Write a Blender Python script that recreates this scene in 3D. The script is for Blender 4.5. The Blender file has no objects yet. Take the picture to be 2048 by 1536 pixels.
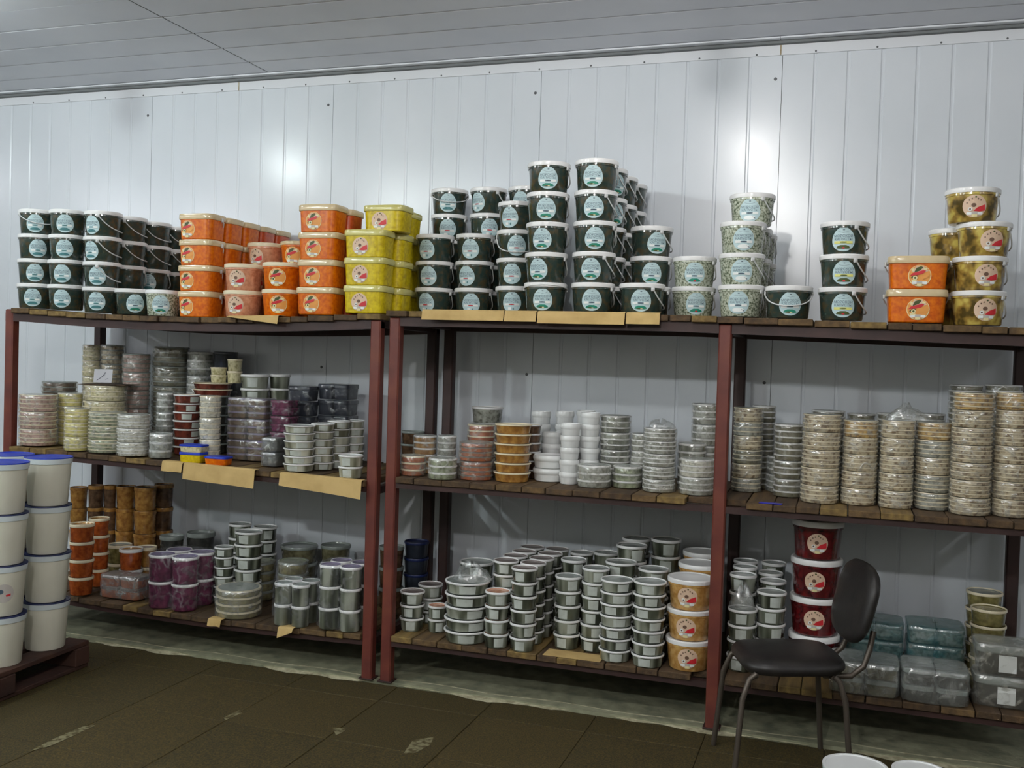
import bpy, bmesh, math, random
from mathutils import Vector, Matrix
random.seed(7)
SC = bpy.context.scene
COL = SC.collection
R3 = lambda v: tuple(v)

# ------------------------------------------------------------------ camera
CAM_P = Vector((2.9752, -4.8817, 1.4899))
YAW, PITCH, ROLL, FPX = -0.3209, -0.0238, 0.0308, 1988.4
fwd = Vector((math.sin(YAW)*math.cos(PITCH), math.cos(YAW)*math.cos(PITCH), math.sin(PITCH)))
rgt0 = Vector((math.cos(YAW), -math.sin(YAW), 0))
up0 = rgt0.cross(fwd)
rgt = rgt0*math.cos(ROLL) + up0*math.sin(ROLL)
up = -rgt0*math.sin(ROLL) + up0*math.cos(ROLL)
cam_d = bpy.data.cameras.new('camera'); cam = bpy.data.objects.new('camera', cam_d); COL.objects.link(cam)
m = Matrix.Identity(4)
for i in range(3):
    m[i][0], m[i][1], m[i][2], m[i][3] = rgt[i], up[i], -fwd[i], CAM_P[i]
cam.matrix_world = m
cam_d.sensor_fit = 'HORIZONTAL'; cam_d.sensor_width = 36; cam_d.lens = FPX/2048*36
cam_d.clip_start = .05; cam_d.clip_end = 100
SC.camera = cam

def ray(px, py): return fwd + rgt*((px-1024)/FPX) - up*((py-768)/FPX)
def aty(px, py, Y):
    d = ray(px, py); return CAM_P + d*((Y-CAM_P.y)/d.y)
def atz(px, py, Z):
    d = ray(px, py); return CAM_P + d*((Z-CAM_P.z)/d.z)
def pxm(p): return FPX/((Vector(p)-CAM_P).dot(fwd))      # pixels per metre at a point

# ------------------------------------------------------------------ view, world
SC.view_settings.view_transform = 'Standard'
SC.view_settings.look = 'None'
SC.view_settings.gamma = 1
SC.view_settings.use_curve_mapping = False
SC.view_settings.exposure = -0.2
w = bpy.data.worlds.new('world'); SC.world = w; w.use_nodes = True
w.node_tree.nodes['Background'].inputs[0].default_value = (.6, .65, .7, 1)
w.node_tree.nodes['Background'].inputs[1].default_value = .02

# bare bulbs hang in a grid under the ceiling: (x, y, watts, colour)
LAMP_Z, LAMP_R = 2.90, .055
LAMPS = [(x, y, P*f, c) for y, P in ((-1.80, 24), (-3.70, 54), (-5.60, 135)) for x, c, f in ((-4.25, (.93, .94, 1.0), .7), (-1.08, (.90, 1.0, .98), 1.0), (2.36, (1.0, .98, .95), .95), (5.75, (.95, .97, 1.0), .22))]

# ------------------------------------------------------------------ materials
def lin(c):
    return tuple(((v/255)/12.92 if v/255 <= .04045 else ((v/255+.055)/1.055)**2.4) for v in c)
MATS = {}
def mat(name, col, rough=.5, col2=None, scale=30, col3=None, spec=.5, bump=0, bscale=60, metal=0, coat=0, detail=3, sharp=.18, stretch=None):
    if name in MATS: return MATS[name]
    M = bpy.data.materials.new(name); M.use_nodes = True; nt = M.node_tree; b = nt.nodes['Principled BSDF']
    b.inputs['Roughness'].default_value = rough; b.inputs['Metallic'].default_value = metal
    b.inputs['Specular IOR Level'].default_value = spec
    if coat: b.inputs['Coat Weight'].default_value = coat; b.inputs['Coat Roughness'].default_value = .12
    c = lin(col); b.inputs['Base Color'].default_value = (*c, 1)
    if col2 or bump:
        tc = nt.nodes.new('ShaderNodeTexCoord'); src = tc.outputs['Object']
        oi = nt.nodes.new('ShaderNodeObjectInfo'); ad = nt.nodes.new('ShaderNodeVectorMath'); ad.operation = 'ADD'
        mu = nt.nodes.new('ShaderNodeMath'); mu.operation = 'MULTIPLY'; mu.inputs[1].default_value = 37
        nt.links.new(oi.outputs['Random'], mu.inputs[0]); nt.links.new(src, ad.inputs[0]); nt.links.new(mu.outputs[0], ad.inputs[1])
        src = ad.outputs[0]
        if stretch:
            mp = nt.nodes.new('ShaderNodeMapping'); mp.inputs['Scale'].default_value = stretch
            nt.links.new(src, mp.inputs[0]); src = mp.outputs[0]
    if col2:
        n = nt.nodes.new('ShaderNodeTexNoise'); n.inputs['Scale'].default_value = scale; n.inputs['Detail'].default_value = detail
        nt.links.new(src, n.inputs['Vector'])
        r = nt.nodes.new('ShaderNodeValToRGB'); r.color_ramp.elements[0].position = .5-sharp; r.color_ramp.elements[1].position = .5+sharp
        r.color_ramp.elements[0].color = (*c, 1); r.color_ramp.elements[1].color = (*lin(col2), 1)
        if col3:
            e = r.color_ramp.elements.new(.5); e.color = (*lin(col3), 1)
        nt.links.new(n.outputs['Fac'], r.inputs['Fac']); nt.links.new(r.outputs['Color'], b.inputs['Base Color'])
    if bump:
        n2 = nt.nodes.new('ShaderNodeTexNoise'); n2.inputs['Scale'].default_value = bscale
        nt.links.new(src, n2.inputs['Vector'])
        bp = nt.nodes.new('ShaderNodeBump'); bp.inputs['Strength'].default_value = bump; bp.inputs['Distance'].default_value = .004
        nt.links.new(n2.outputs['Fac'], bp.inputs['Height']); nt.links.new(bp.outputs['Normal'], b.inputs['Normal'])
    MATS[name] = M; return M

def film_mat(name, tint, base, amp):
    M = bpy.data.materials.new(name); M.use_nodes = True; nt = M.node_tree
    for n in list(nt.nodes): nt.nodes.remove(n)
    out = nt.nodes.new('ShaderNodeOutputMaterial'); mx = nt.nodes.new('ShaderNodeMixShader')
    tr = nt.nodes.new('ShaderNodeBsdfTransparent'); gl = nt.nodes.new('ShaderNodeBsdfGlossy'); df = nt.nodes.new('ShaderNodeBsdfDiffuse')
    m2 = nt.nodes.new('ShaderNodeMixShader'); m2.inputs[0].default_value = .5
    gl.inputs['Roughness'].default_value = .22; gl.inputs['Color'].default_value = (1, 1, 1, 1)
    df.inputs['Color'].default_value = (*lin(tint), 1)
    tc = nt.nodes.new('ShaderNodeTexCoord'); n = nt.nodes.new('ShaderNodeTexNoise'); n.inputs['Scale'].default_value = 22; n.inputs['Detail'].default_value = 3
    n.inputs['Distortion'].default_value = 1.2
    oi = nt.nodes.new('ShaderNodeObjectInfo'); ad = nt.nodes.new('ShaderNodeVectorMath'); ad.operation = 'ADD'
    mu = nt.nodes.new('ShaderNodeMath'); mu.operation = 'MULTIPLY'; mu.inputs[1].default_value = 53
    nt.links.new(oi.outputs['Random'], mu.inputs[0]); nt.links.new(tc.outputs['Object'], ad.inputs[0]); nt.links.new(mu.outputs[0], ad.inputs[1])
    nt.links.new(ad.outputs[0], n.inputs['Vector'])
    mr = nt.nodes.new('ShaderNodeMapRange'); mr.inputs[1].default_value = .5; mr.inputs[2].default_value = .72
    mr.inputs[3].default_value = base; mr.inputs[4].default_value = base+amp
    nt.links.new(n.outputs['Fac'], mr.inputs[0]); nt.links.new(mr.outputs[0], mx.inputs[0])
    bp = nt.nodes.new('ShaderNodeBump'); bp.inputs['Strength'].default_value = .8; bp.inputs['Distance'].default_value = .006
    nt.links.new(n.outputs['Fac'], bp.inputs['Height']); nt.links.new(bp.outputs['Normal'], gl.inputs['Normal'])
    nt.links.new(df.outputs[0], m2.inputs[1]); nt.links.new(gl.outputs[0], m2.inputs[2])
    nt.links.new(tr.outputs[0], mx.inputs[1]); nt.links.new(m2.outputs[0], mx.inputs[2]); nt.links.new(mx.outputs[0], out.inputs[0])
    M.use_transparent_shadow = True if hasattr(M, 'use_transparent_shadow') else None
    MATS[name] = M; return M
film_mat('film', (222, 222, 212), .20, .48)
film_mat('film_thin', (200, 205, 215), .05, .34)
film_mat('film_teal', (70, 160, 168), .38, .35)
film_mat('film_thick', (205, 210, 208), .30, .45)

mat('wall_white', (224, 229, 236), .24, (218, 224, 231), 2.5, spec=.6, bump=.03, bscale=9)
mat('ceiling_white', (232, 234, 241), .36, (222, 225, 234), 2.0, spec=.4)
mat('trim_white', (228, 231, 237), .4)
mat('joint_dark', (120, 124, 126), .7)
mat('screw_grey', (92, 94, 98), .5)
mat('rust', (150, 128, 92), .8, (190, 182, 160), 40)
mat('room_wall', (196, 194, 186), .7)
mat('bounce_cut_dark', (112, 112, 104), .5)  # tone of the added wall band that darkens the low bounce
mat('floor_base', (46, 40, 22), .8)
mat('slab_a', (84, 70, 24), .8, (36, 30, 8), 170, (58, 48, 14), bump=.25, bscale=160, detail=6)
mat('slab_b', (88, 73, 26), .8, (40, 32, 10), 180, (62, 51, 16), bump=.25, bscale=160, detail=6)
mat('kerb', (150, 150, 124), .85, (112, 114, 94), 14, (134, 134, 110), bump=.4, bscale=40)
mat('kerb_edge', (196, 190, 160), .9, (140, 134, 108), 30, bump=.5)
mat('chalk', (128, 122, 92), .9, (72, 62, 30), 45, sharp=.1)
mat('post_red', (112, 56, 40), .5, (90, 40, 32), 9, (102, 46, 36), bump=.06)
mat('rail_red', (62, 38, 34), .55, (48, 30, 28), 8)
mat('board_a', (112, 88, 54), .8, (74, 56, 34), 6, (94, 73, 45), bump=.3, bscale=40, stretch=(6, .7, 6))
mat('board_b', (92, 70, 44), .8, (60, 44, 28), 6, (76, 58, 37), bump=.3, bscale=40, stretch=(6, .7, 6))
mat('board_c', (136, 112, 62), .8, (94, 74, 40), 6, (114, 92, 52), bump=.3, bscale=40, stretch=(6, .7, 6))
mat('card', (206, 176, 118), .85, (186, 156, 100), 12)
mat('paper', (226, 226, 234), .8)
mat('ink', (70, 74, 100), .7)
mat('lid_white', (240, 240, 240), .3, coat=.3)
mat('lid_cream', (238, 226, 196), .3, coat=.3)
mat('lid_clear', (222, 200, 160), .22, (206, 186, 146), 12, coat=.5)
mat('lid_clear_y', (214, 206, 130), .22, (200, 192, 112), 12, coat=.5)
mat('lid_grey', (150, 158, 154), .25, (128, 136, 132), 20, coat=.4)
mat('lid_brown', (126, 108, 104), .28, (104, 90, 86), 20, coat=.4)
mat('lid_purple', (140, 128, 160), .28, (116, 108, 136), 14, coat=.4)
mat('handle_white', (214, 216, 216), .35)
mat('seaweed', (44, 62, 58), .16, (78, 70, 50), 46, (54, 66, 58), coat=.6, detail=5, sharp=.14)
mat('speckle', (206, 212, 196), .2, (92, 104, 84), 120, (172, 178, 156), coat=.5, detail=5, sharp=.12)
mat('mushroom', (84, 70, 32), .18, (206, 186, 96), 20, (158, 128, 60), coat=.6, detail=2, sharp=.12)
mat('carrot', (226, 122, 8), .3, (196, 84, 6), 60, (214, 104, 6), coat=.15, spec=.35)
mat('carrot_red', (214, 92, 44), .22, (190, 70, 32), 60, coat=.5)
mat('yellowcab', (222, 200, 30), .3, (186, 158, 14), 60, (206, 182, 22), coat=.15, spec=.35)
mat('pinkcab', (224, 164, 130), .22, (190, 124, 92), 55, (208, 144, 112), coat=.5)
mat('beige_salad', (212, 172, 104), .22, (176, 128, 66), 45, (196, 150, 86), coat=.5)
mat('beet', (104, 22, 26), .16, (62, 12, 18), 40, (84, 18, 22), coat=.6)
mat('purple', (112, 44, 78), .2, (72, 24, 50), 40, coat=.5)
mat('greygreen', (54, 58, 48), .16, (160, 164, 150), 22, (98, 103, 88), coat=.6, detail=1, stretch=(1, 1, .12), sharp=.14)  # upright pale and dark streaks paint glassy reflections into the body colour
mat('palegrey', (110, 110, 92), .18, (206, 206, 190), 22, (164, 164, 146), coat=.6, detail=1, stretch=(1, 1, .12), sharp=.14)  # same painted reflection streaks, on a paler grey
mat('greyolive', (122, 118, 92), .2, (70, 66, 44), 30, (98, 94, 70), coat=.6)
mat('olive', (150, 140, 88), .25, (96, 88, 46), 40, coat=.4)
mat('beigedot', (206, 192, 162), .3, (112, 86, 52), 55, (190, 174, 142), coat=.4, sharp=.14)
mat('goldendot', (214, 178, 100), .3, (112, 80, 36), 50, (190, 152, 78), coat=.4, sharp=.14)
mat('greydot', (176, 178, 168), .28, (100, 100, 88), 50, (154, 156, 146), coat=.5, sharp=.14)
mat('greendot', (164, 174, 142), .28, (98, 106, 76), 50, (140, 150, 118), coat=.5, sharp=.14)
mat('creamdot', (232, 224, 184), .35, (170, 160, 110), 60, (220, 212, 170), coat=.3)
mat('whitedot', (226, 224, 212), .35, (164, 162, 146), 60, (208, 206, 192), coat=.3)
mat('yellowdot', (230, 220, 120), .35, (186, 176, 80), 50, (222, 212, 130), coat=.3)
mat('pinkdot', (206, 170, 164), .35, (150, 112, 104), 60, (190, 156, 146), coat=.3)
mat('brownmix', (112, 84, 62), .25, (70, 50, 36), 36, (94, 70, 50), coat=.5)
mat('redbrown', (124, 60, 46), .2, (80, 36, 30), 36, coat=.5)
mat('orangecav', (190, 96, 40), .2, (140, 60, 26), 45, (166, 80, 34), coat=.5)
mat('amber', (186, 140, 72), .2, (136, 92, 44), 40, (164, 118, 58), coat=.5)
mat('darkgrey', (70, 70, 66), .22, (44, 46, 44), 30, coat=.5)
mat('black_tray', (34, 38, 48), .28, (52, 58, 70), 14, coat=.5)
mat('white_plastic', (236, 238, 238), .32, coat=.3)
mat('bucket_white', (224, 222, 206), .45, (214, 212, 196), 6, spec=.4)
mat('bucket_rim', (214, 224, 228), .35)
mat('lid_blue', (20, 54, 178), .42, spec=.35)
mat('lid_darkblue', (24, 36, 84), .4)
mat('label_pale', (190, 214, 218), .4)
mat('label_white', (236, 240, 238), .45)
mat('patch_white', (198, 204, 198), .4, (180, 186, 178), 30)
mat('label_ink', (96, 118, 132), .5)
mat('label_dark', (70, 88, 104), .5)
mat('label_green', (22, 128, 104), .45)
mat('label_teal', (60, 118, 122), .45)
mat('label_red', (206, 40, 50), .45)
mat('label_yellow', (226, 226, 130), .45)
mat('label_beige', (222, 192, 166), .45)
mat('label_brown', (110, 82, 66), .5)
mat('label_orange', (232, 158, 74), .45)
mat('label_olive', (70, 82, 34), .5)
mat('label_cream', (236, 224, 170), .45)
mat('label_grey', (190, 184, 178), .5)
mat('vinyl_black', (32, 30, 30), .42, (42, 39, 37), 20, spec=.4, bump=.12, bscale=70)
mat('chair_tube', (86, 78, 70), .4, metal=.5)
mat('pallet_wood', (72, 44, 32), .8, (46, 27, 22), 7, (60, 36, 27), bump=.3, bscale=40)
mat('lamp_housing', (220, 222, 224), .5)
def emis(name, col, s):
    M = bpy.data.materials.new(name); M.use_nodes = True; b = M.node_tree.nodes['Principled BSDF']
    b.inputs['Emission Color'].default_value = (*col, 1); b.inputs['Emission Strength'].default_value = s; MATS[name] = M
emis('tube_glow', (.92, .97, 1), 6)
mat('blue_strip', (46, 44, 170), .35)

# ------------------------------------------------------------------ mesh helpers
def mk(name, data, parent=None, loc=(0, 0, 0), rz=0.0, mats=None):
    o = bpy.data.objects.new(name, data); COL.objects.link(o)
    o.location = loc; o.rotation_euler = (0, 0, rz)
    if parent: o.parent = parent
    return o
def tag(o, label, cat, group=None):
    o['label'] = label; o['category'] = cat
    if group: o['group'] = group
def struct(o): o['kind'] = 'structure'
def mesh_from(name, verts, faces, mats, fmat=None, smooth=True):
    me = bpy.data.meshes.new(name); me.from_pydata(verts, [], faces)
    for x in mats: me.materials.append(MATS[x])
    if fmat:
        for p, i in zip(me.polygons, fmat): p.material_index = i
    if smooth:
        for p in me.polygons: p.use_smooth = True
    me.update(); return me
def finish(bm, name, mats, smooth=False, angle=None):
    me = bpy.data.meshes.new(name); bm.normal_update(); bm.to_mesh(me); bm.free()
    for x in mats: me.materials.append(MATS[x])
    if smooth:
        for p in me.polygons: p.use_smooth = True
        if angle is not None: me.set_sharp_from_angle(angle=angle)
    return me
def box_bm(bm, c, s, bev=0, mi=0):
    r = bmesh.ops.create_cube(bm, size=1); vs = r['verts']
    for v in vs: v.co = Vector((v.co.x*s[0]+c[0], v.co.y*s[1]+c[1], v.co.z*s[2]+c[2]))
    fs = set(f for v in vs for f in v.link_faces)
    for f in fs: f.material_index = mi
    if bev:
        es = list(set(e for v in vs for e in v.link_edges))
        bmesh.ops.bevel(bm, geom=es, offset=bev, segments=1, affect='EDGES')
BOXC = {}
def box_mesh(s, mname, bev=.002):
    k = (round(s[0], 4), round(s[1], 4), round(s[2], 4), mname, bev)
    if k not in BOXC:
        bm = bmesh.new(); box_bm(bm, (0, 0, 0), s, bev); BOXC[k] = finish(bm, 'box_'+mname, [mname])
    return BOXC[k]
def ring_pt(a, ex, ax, ay):
    c, s = math.cos(a), math.sin(a)
    if ex == 2: return c*ax, s*ay
    return math.copysign(abs(c)**(2/ex), c)*ax, math.copysign(abs(s)**(2/ex), s)*ay
def lathe(name, prof, mats, seg=32, ex=2, ax=1, ay=1, pm=None, cap0=True, cap1=True, sharp=.6):
    """prof: list of (r, z); section is a superellipse of exponent ex"""
    V, F, FM = [], [], []
    for r, z in prof:
        for k in range(seg):
            x, y = ring_pt(2*math.pi*k/seg, ex, ax, ay); V.append((x*r, y*r, z))
    for i in range(len(prof)-1):
        for k in range(seg):
            a, b = i*seg+k, i*seg+(k+1) % seg
            F.append((a, b, b+seg, a+seg)); FM.append(pm[i] if pm else 0)
    if cap0: F.append(tuple(range(seg-1, -1, -1))); FM.append(pm[0] if pm else 0)
    if cap1: F.append(tuple((len(prof)-1)*seg+k for k in range(seg))); FM.append(pm[-1] if pm else 0)
    me = mesh_from(name, V, F, mats, FM)
    me.set_sharp_from_angle(angle=sharp)
    return me
def tube_bm(bm, pts, r, seg=8, close=False, mi=0):
    n = len(pts); rings = []
    for i, p in enumerate(pts):
        p = Vector(p)
        a = Vector(pts[i-1]) if i > 0 else p; b = Vector(pts[i+1]) if i < n-1 else p
        t = (b-a).normalized(); u = t.cross(Vector((0, 0, 1)))
        if u.length < .05: u = t.cross(Vector((1, 0, 0)))
        u.normalize(); v = t.cross(u)
        rings.append([bm.verts.new(p + (u*math.cos(2*math.pi*k/seg)+v*math.sin(2*math.pi*k/seg))*r) for k in range(seg)])
    for i in range(n-1):
        for k in range(seg):
            f = bm.faces.new((rings[i][k], rings[i][(k+1) % seg], rings[i+1][(k+1) % seg], rings[i+1][k])); f.material_index = mi; f.smooth = True
    bm.faces.new(rings[0][::-1]).material_index = mi; bm.faces.new(rings[-1]).material_index = mi

# ------------------------------------------------------------------ room shell
XL, XR, YB, ZC = -5.5, 7.0, -7.2, 3.04
PW, SX0 = 1.19, -0.9196
def panel_mesh(width, length, pitch, depth, m, zdir):
    """flat panel in local x (width) and z (length) facing -y with shallow grooves"""
    n = int(round(width/pitch)); xs = [(.0012, 0)]
    for k in range(1, n):
        c = k*width/n
        xs += [(c-.009, 0), (c-.004, depth), (c+.004, depth), (c+.009, 0)]
    xs.append((width-.0012, 0))
    V, F = [], []
    for x, d in xs: V += [(x, d, 0), (x, d, length)]
    for i in range(len(xs)-1): F.append((2*i, 2*i+2, 2*i+3, 2*i+1))
    b = len(V); V += [(.0012, .03, 0), (.0012, .03, length), (width-.0012, .03, 0), (width-.0012, .03, length)]
    F += [(0, 1, b+1, b), (2*len(xs)-2, b+2, b+3, 2*len(xs)-1)]
    return mesh_from('panel', V, F, [m], smooth=False)
def slab(name, lo, hi, m, parent=None):
    c = [(a+b)/2 for a, b in zip(lo, hi)]; s = [b-a for a, b in zip(lo, hi)]
    return mk(name, box_mesh(s, m, 0), parent, c)

wall = slab('wall_back', (XL, .03, 0), (XR, .12, ZC+.05), 'joint_dark'); struct(wall)
pme = panel_mesh(PW, ZC-.012, PW/8, .0035, 'wall_white', 1)
n0 = math.floor((XL-SX0)/PW)+1; n1 = math.floor((XR-SX0)/PW)
wc = Vector(wall.location)
for n in range(n0, n1):
    mk('panel', pme, wall, Vector((SX0+n*PW, 0, .012))-wc)
scm = lathe('screw', [(.0001, .004), (.006, .003), (.008, 0)][::-1], ['screw_grey'], 8)
for n in range(-1, 5):
    for z in (2.86, 1.42):
        o = mk('screw', scm, wall, Vector((SX0+n*PW-.03, -.0005, z))-wc); o.rotation_euler = (math.pi/2, 0, 0)
for nm, lo, hi in (('wall_left', (XL-.1, YB), (XL, .12)), ('wall_right', (XR, YB), (XR+.1, .12)), ('wall_front', (XL, YB-.1), (XR, YB))):
    wl = slab(nm, (*lo, 0), (*hi, ZC), 'room_wall'); struct(wl)
    # dark band added to the unseen walls to cut light bounced low
    c = Vector(((lo[0]+hi[0])/2, (lo[1]+hi[1])/2, .65)); sz = (hi[0]-lo[0]+(.01 if nm != 'wall_front' else 0), hi[1]-lo[1]+(.01 if nm == 'wall_front' else 0), 1.3)
    mk('bounce_cut_band', box_mesh(sz, 'bounce_cut_dark', 0), wl, c-Vector(wl.location))
# ceiling: panels with grooves running along the wall
ceil = slab('ceiling', (XL, YB, ZC+.03), (XR, .12, ZC+.1), 'joint_dark'); struct(ceil)
cc = Vector(ceil.location)
for x0, x1 in ((XL, -.10), (-.10, XR)):
    cme = panel_mesh(PW, x1-x0-.006, PW/5, .003, 'ceiling_white', 1)
    k = 0
    while k*PW < -YB:
        o = mk('panel', cme, ceil, Vector((x1-.003, -.02-k*PW, ZC))-cc)
        o.rotation_euler = Matrix(((0, 0, -1), (-1, 0, 0), (0, 1, 0))).to_euler()
        k += 1
# cove trim along the top of the wall
bm = bmesh.new()
for a, b in ((XL, -.33), (-.328, 2.64), (2.642, XR)):
    box_bm(bm, ((a+b)/2, -.004, 2.995), (b-a, .006, .052), .001)
    box_bm(bm, ((a+b)/2, -.036, ZC-.006), (b-a, .07, .008), .001)
tr = mk('trim_1', finish(bm, 'trim', ['trim_white'])); struct(tr)
bm = bmesh.new(); box_bm(bm, ((XL+XR)/2, -.018, ZC-.018), (XR-XL, .034, .012), 0)
tr2 = mk('trim_2', finish(bm, 'trim_cove', ['joint_dark'])); struct(tr2)
for x in (-.329, 2.641):
    mk('rust_stain', box_mesh((.006, .002, .05), 'rust', 0), tr, (x, -.008, 2.995))
k = XL+.3
for i in range(46):
    o = mk('rivet', scm, tr, (XL+.2+i*.27, -.007, 2.978)); o.rotation_euler = (math.pi/2, 0, 0); o.scale = (.6, .6, .6)

# floor: base, slabs, kerb
fl = slab('floor', (XL, YB, -.10), (XR, .12, -.012), 'floor_base'); struct(fl)
fc = Vector(fl.location)
TS = .46
sm = [box_mesh((TS-.0022, TS-.0022, .011), 'slab_a', .002), box_mesh((TS-.0022, TS-.0022, .011), 'slab_b', .002)]
SLX0 = .2-TS*5
for i in range(15):
    for j in range(9):
        x, y = SLX0+TS*(i+.5), -1.0+TS*.5-TS*j
        if j == 0: y = -1.0+TS*.5
        if j == 0:
            mk('slab', box_mesh((TS-.0022, .20, .011), 'slab_a', .002), fl, Vector((x, -1.0+.103, -.0065))-fc)
        else:
            mk('slab', sm[random.random() < .45], fl, Vector((x, y, -.0065+random.uniform(-.0006, .0006)))-fc)
kb = slab('trim_3', (XL, -.785, -.012), (XR, .03, .010), 'kerb'); struct(kb)
bm = bmesh.new()
V = []; x = XL
N = 160
for i in range(N+1):
    x = -1.6+i*(6.4/N)
    yy = -.80+.018*math.sin(x*7)+.012*math.sin(x*19+1)+random.uniform(-.006, .006)
    V.append((x, yy))
vs = [(bm.verts.new((x, y, .0005)), bm.verts.new((x, -.735+.01*math.sin(x*11), .0112))) for x, y in V]
for a, b in zip(vs, vs[1:]): bm.faces.new((a[0], b[0], b[1], a[1]))
ke = mk('trim_4', finish(bm, 'kerb_edge', ['kerb_edge'])); struct(ke)
# pale worn patches on the floor
def patch(pts, nm, m='chalk', z=.0006, label=None):
    bm = bmesh.new(); P = [atz(px, py, z) for px, py in pts]; c = sum(P, Vector())/len(P)
    vs = [bm.verts.new(p-c) for p in P]; bm.faces.new(vs[::-1] if False else vs); bmesh.ops.recalc_face_normals(bm, faces=bm.faces)
    for f in bm.faces:
        if f.normal.z < 0: f.normal_flip()
    return mk(nm, finish(bm, nm, [m]), fl, c-fc)
patch([(60, 1502), (110, 1476), (168, 1452), (192, 1450), (150, 1470), (100, 1492)], 'scuff')
patch([(806, 1508), (826, 1480), (868, 1474), (860, 1490), (830, 1506)], 'scuff')
patch([(664, 1454), (694, 1458), (682, 1466), (672, 1470)], 'scuff')
patch([(446, 1436), (478, 1420), (484, 1426), (452, 1440)], 'scuff')

# ------------------------------------------------------------------ lamps (above and behind the picture)
ROWN = {-1.80: 'row nearest the shelves', -3.70: 'middle row', -5.60: 'row farthest from shelves'}
COLN = {-4.25: 'well beyond the blue-lidded buckets', -1.08: 'level with the outer rack end', 2.36: 'level with the middle post', 5.75: 'beyond the long rack end'}
for i, (x, y, wt, c) in enumerate(LAMPS):
    e = bpy.data.objects.new('ceiling_lamp', None); COL.objects.link(e); e.location = (x, y, ZC)
    tag(e, 'bare ceiling bulb in '+ROWN[y]+', '+COLN[x], 'lamp', 'bare ceiling bulbs')
    mk('holder', lathe('holder', [(.045, -.012), (.045, -.03), (.022, -.04), (.022, -.085), (.018, -.09)][::-1], ['lamp_housing'], 16), e)
    nm = 'bulb_%d' % i; L = wt/(4*math.pi**2*LAMP_R**2); emis(nm, c, L)
    bm = bmesh.new(); bmesh.ops.create_uvsphere(bm, u_segments=16, v_segments=10, radius=LAMP_R)
    mk('bulb', finish(bm, 'bulb', [nm], True), e, (0, 0, LAMP_Z-ZC))

# ------------------------------------------------------------------ shelf racks
def zT1(x): return 1.684-.032*max(0, 1-((x+.07)/1.03)**2)
def zT2(x): return 1.698 if x < 2.3 else 1.698-.0225*(x-2.3)
def zM1(x): return .938-.022*(x-.1)
def zM2(x): return .948
def zB1(x): return .226-.024*max(0, 1-((x-.15)/.95)**2)
def zB2(x): return .228
SHELF = {'T1': zT1, 'T2': zT2, 'M1': zM1, 'M2': zM2, 'B1': zB1, 'B2': zB2}
YF, YK = -.77, -.12
def make_rack(name, posts, keys, label):
    e = bpy.data.objects.new(name, None); COL.objects.link(e); e.location = ((posts[0]+posts[-1])/2, (YF+YK)/2, .01)
    c = Vector(e.location); tag(e, label, 'shelf rack')
    x0, x1 = posts[0], posts[-1]
    for px in posts:
        for y in (YF, YK):
            zt = SHELF[keys[0]](px)-(.03 if px != P1 else .008)
            bm = bmesh.new(); h = zt-.01
            # angle-iron post: two legs of an L with a rounded outer corner
            box_bm(bm, (0, 0, h/2), (.052, .05, h), .006)
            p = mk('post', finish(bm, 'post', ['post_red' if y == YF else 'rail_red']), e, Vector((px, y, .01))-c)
            mk('foot_plate', box_mesh((.07, .065, .006), 'rail_red', .001), e, Vector((px, y, .0131))-c)
    for key in keys:
        zf = SHELF[key]; rh = .042 if key[0] == 'T' else .026; bt = .026
        for y, th in ((YF+.0, .03), (YK, .03)):
            for a, b in zip(posts, posts[1:]):
                N = 14; bm = bmesh.new(); ring = []
                a2, b2 = a+.026, b-.026
                if key[0] == 'T': a2, b2 = a-.026, b+.026
                for i in range(N+1):
                    x = a2+(b2-a2)*i/N; zt = zf(x)-bt-.0005
                    ring.append([bm.verts.new((x-c.x, y-c.y+dy, z-c.z)) for dy, z in ((-.02, zt), (.02, zt), (.02, zt-rh), (-.02, zt-rh))])
                for p, q in zip(ring, ring[1:]):
                    for k in range(4): bm.faces.new((p[k], p[(k+1) % 4], q[(k+1) % 4], q[k]))
                bm.faces.new(ring[0]); bm.faces.new(ring[-1][::-1]); bmesh.ops.recalc_face_normals(bm, faces=bm.faces)
                mk('rail', finish(bm, 'rail', ['rail_red']), e)
        for px in posts:
            z = zf(px)-bt-.02
            mk('cross_rail', box_mesh((.03, YK-YF-.052, .034), 'rail_red', .002), e, Vector((px, (YF+YK)/2, z))-c)
        # loose boards laid front to back
        x = x0-((.036 if x0 != P1 else -.0275) if key[0] == 'T' else -.028); end = x1+(.036 if key[0] == 'T' else -.028)
        while x < end-.03:
            bw = random.choice((.09, .105, .12, .135)); bw = min(bw, end-x)
            cx = x+bw/2; yf = -.812+random.uniform(-.008, .008); yb = -.075
            if key[0] != 'T':
                for px in posts[1:-1]:
                    if abs(cx-px) < bw/2+.028: yf = -.742
                yf = max(yf, -.806)
            bm = bmesh.new(); box_bm(bm, (0, 0, 0), (bw-.004, yb-yf, bt), .0025)
            mk('board', finish(bm, 'board', [random.choice(('board_a', 'board_b', 'board_c', 'board_b'))]), e,
               Vector((cx, (yf+yb)/2, zf(cx)-bt/2-random.uniform(0, .0015)))-c, random.uniform(-.004, .004))
            x += bw
    return e
P1, P2, P3, P4, P5 = -1.1548, .9558, 1.0505, 2.5176, 3.70
rack1 = make_rack('shelf_rack', [P1, P2], ['T1', 'M1', 'B1'], 'red-brown steel shelf rack with orange and yellow tubs on its top boards')
rack2 = make_rack('shelf_rack', [P3, P4, P5], ['T2', 'M2', 'B2'], 'longer red-brown steel shelf rack carrying the tall dark pail pile')

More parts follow.
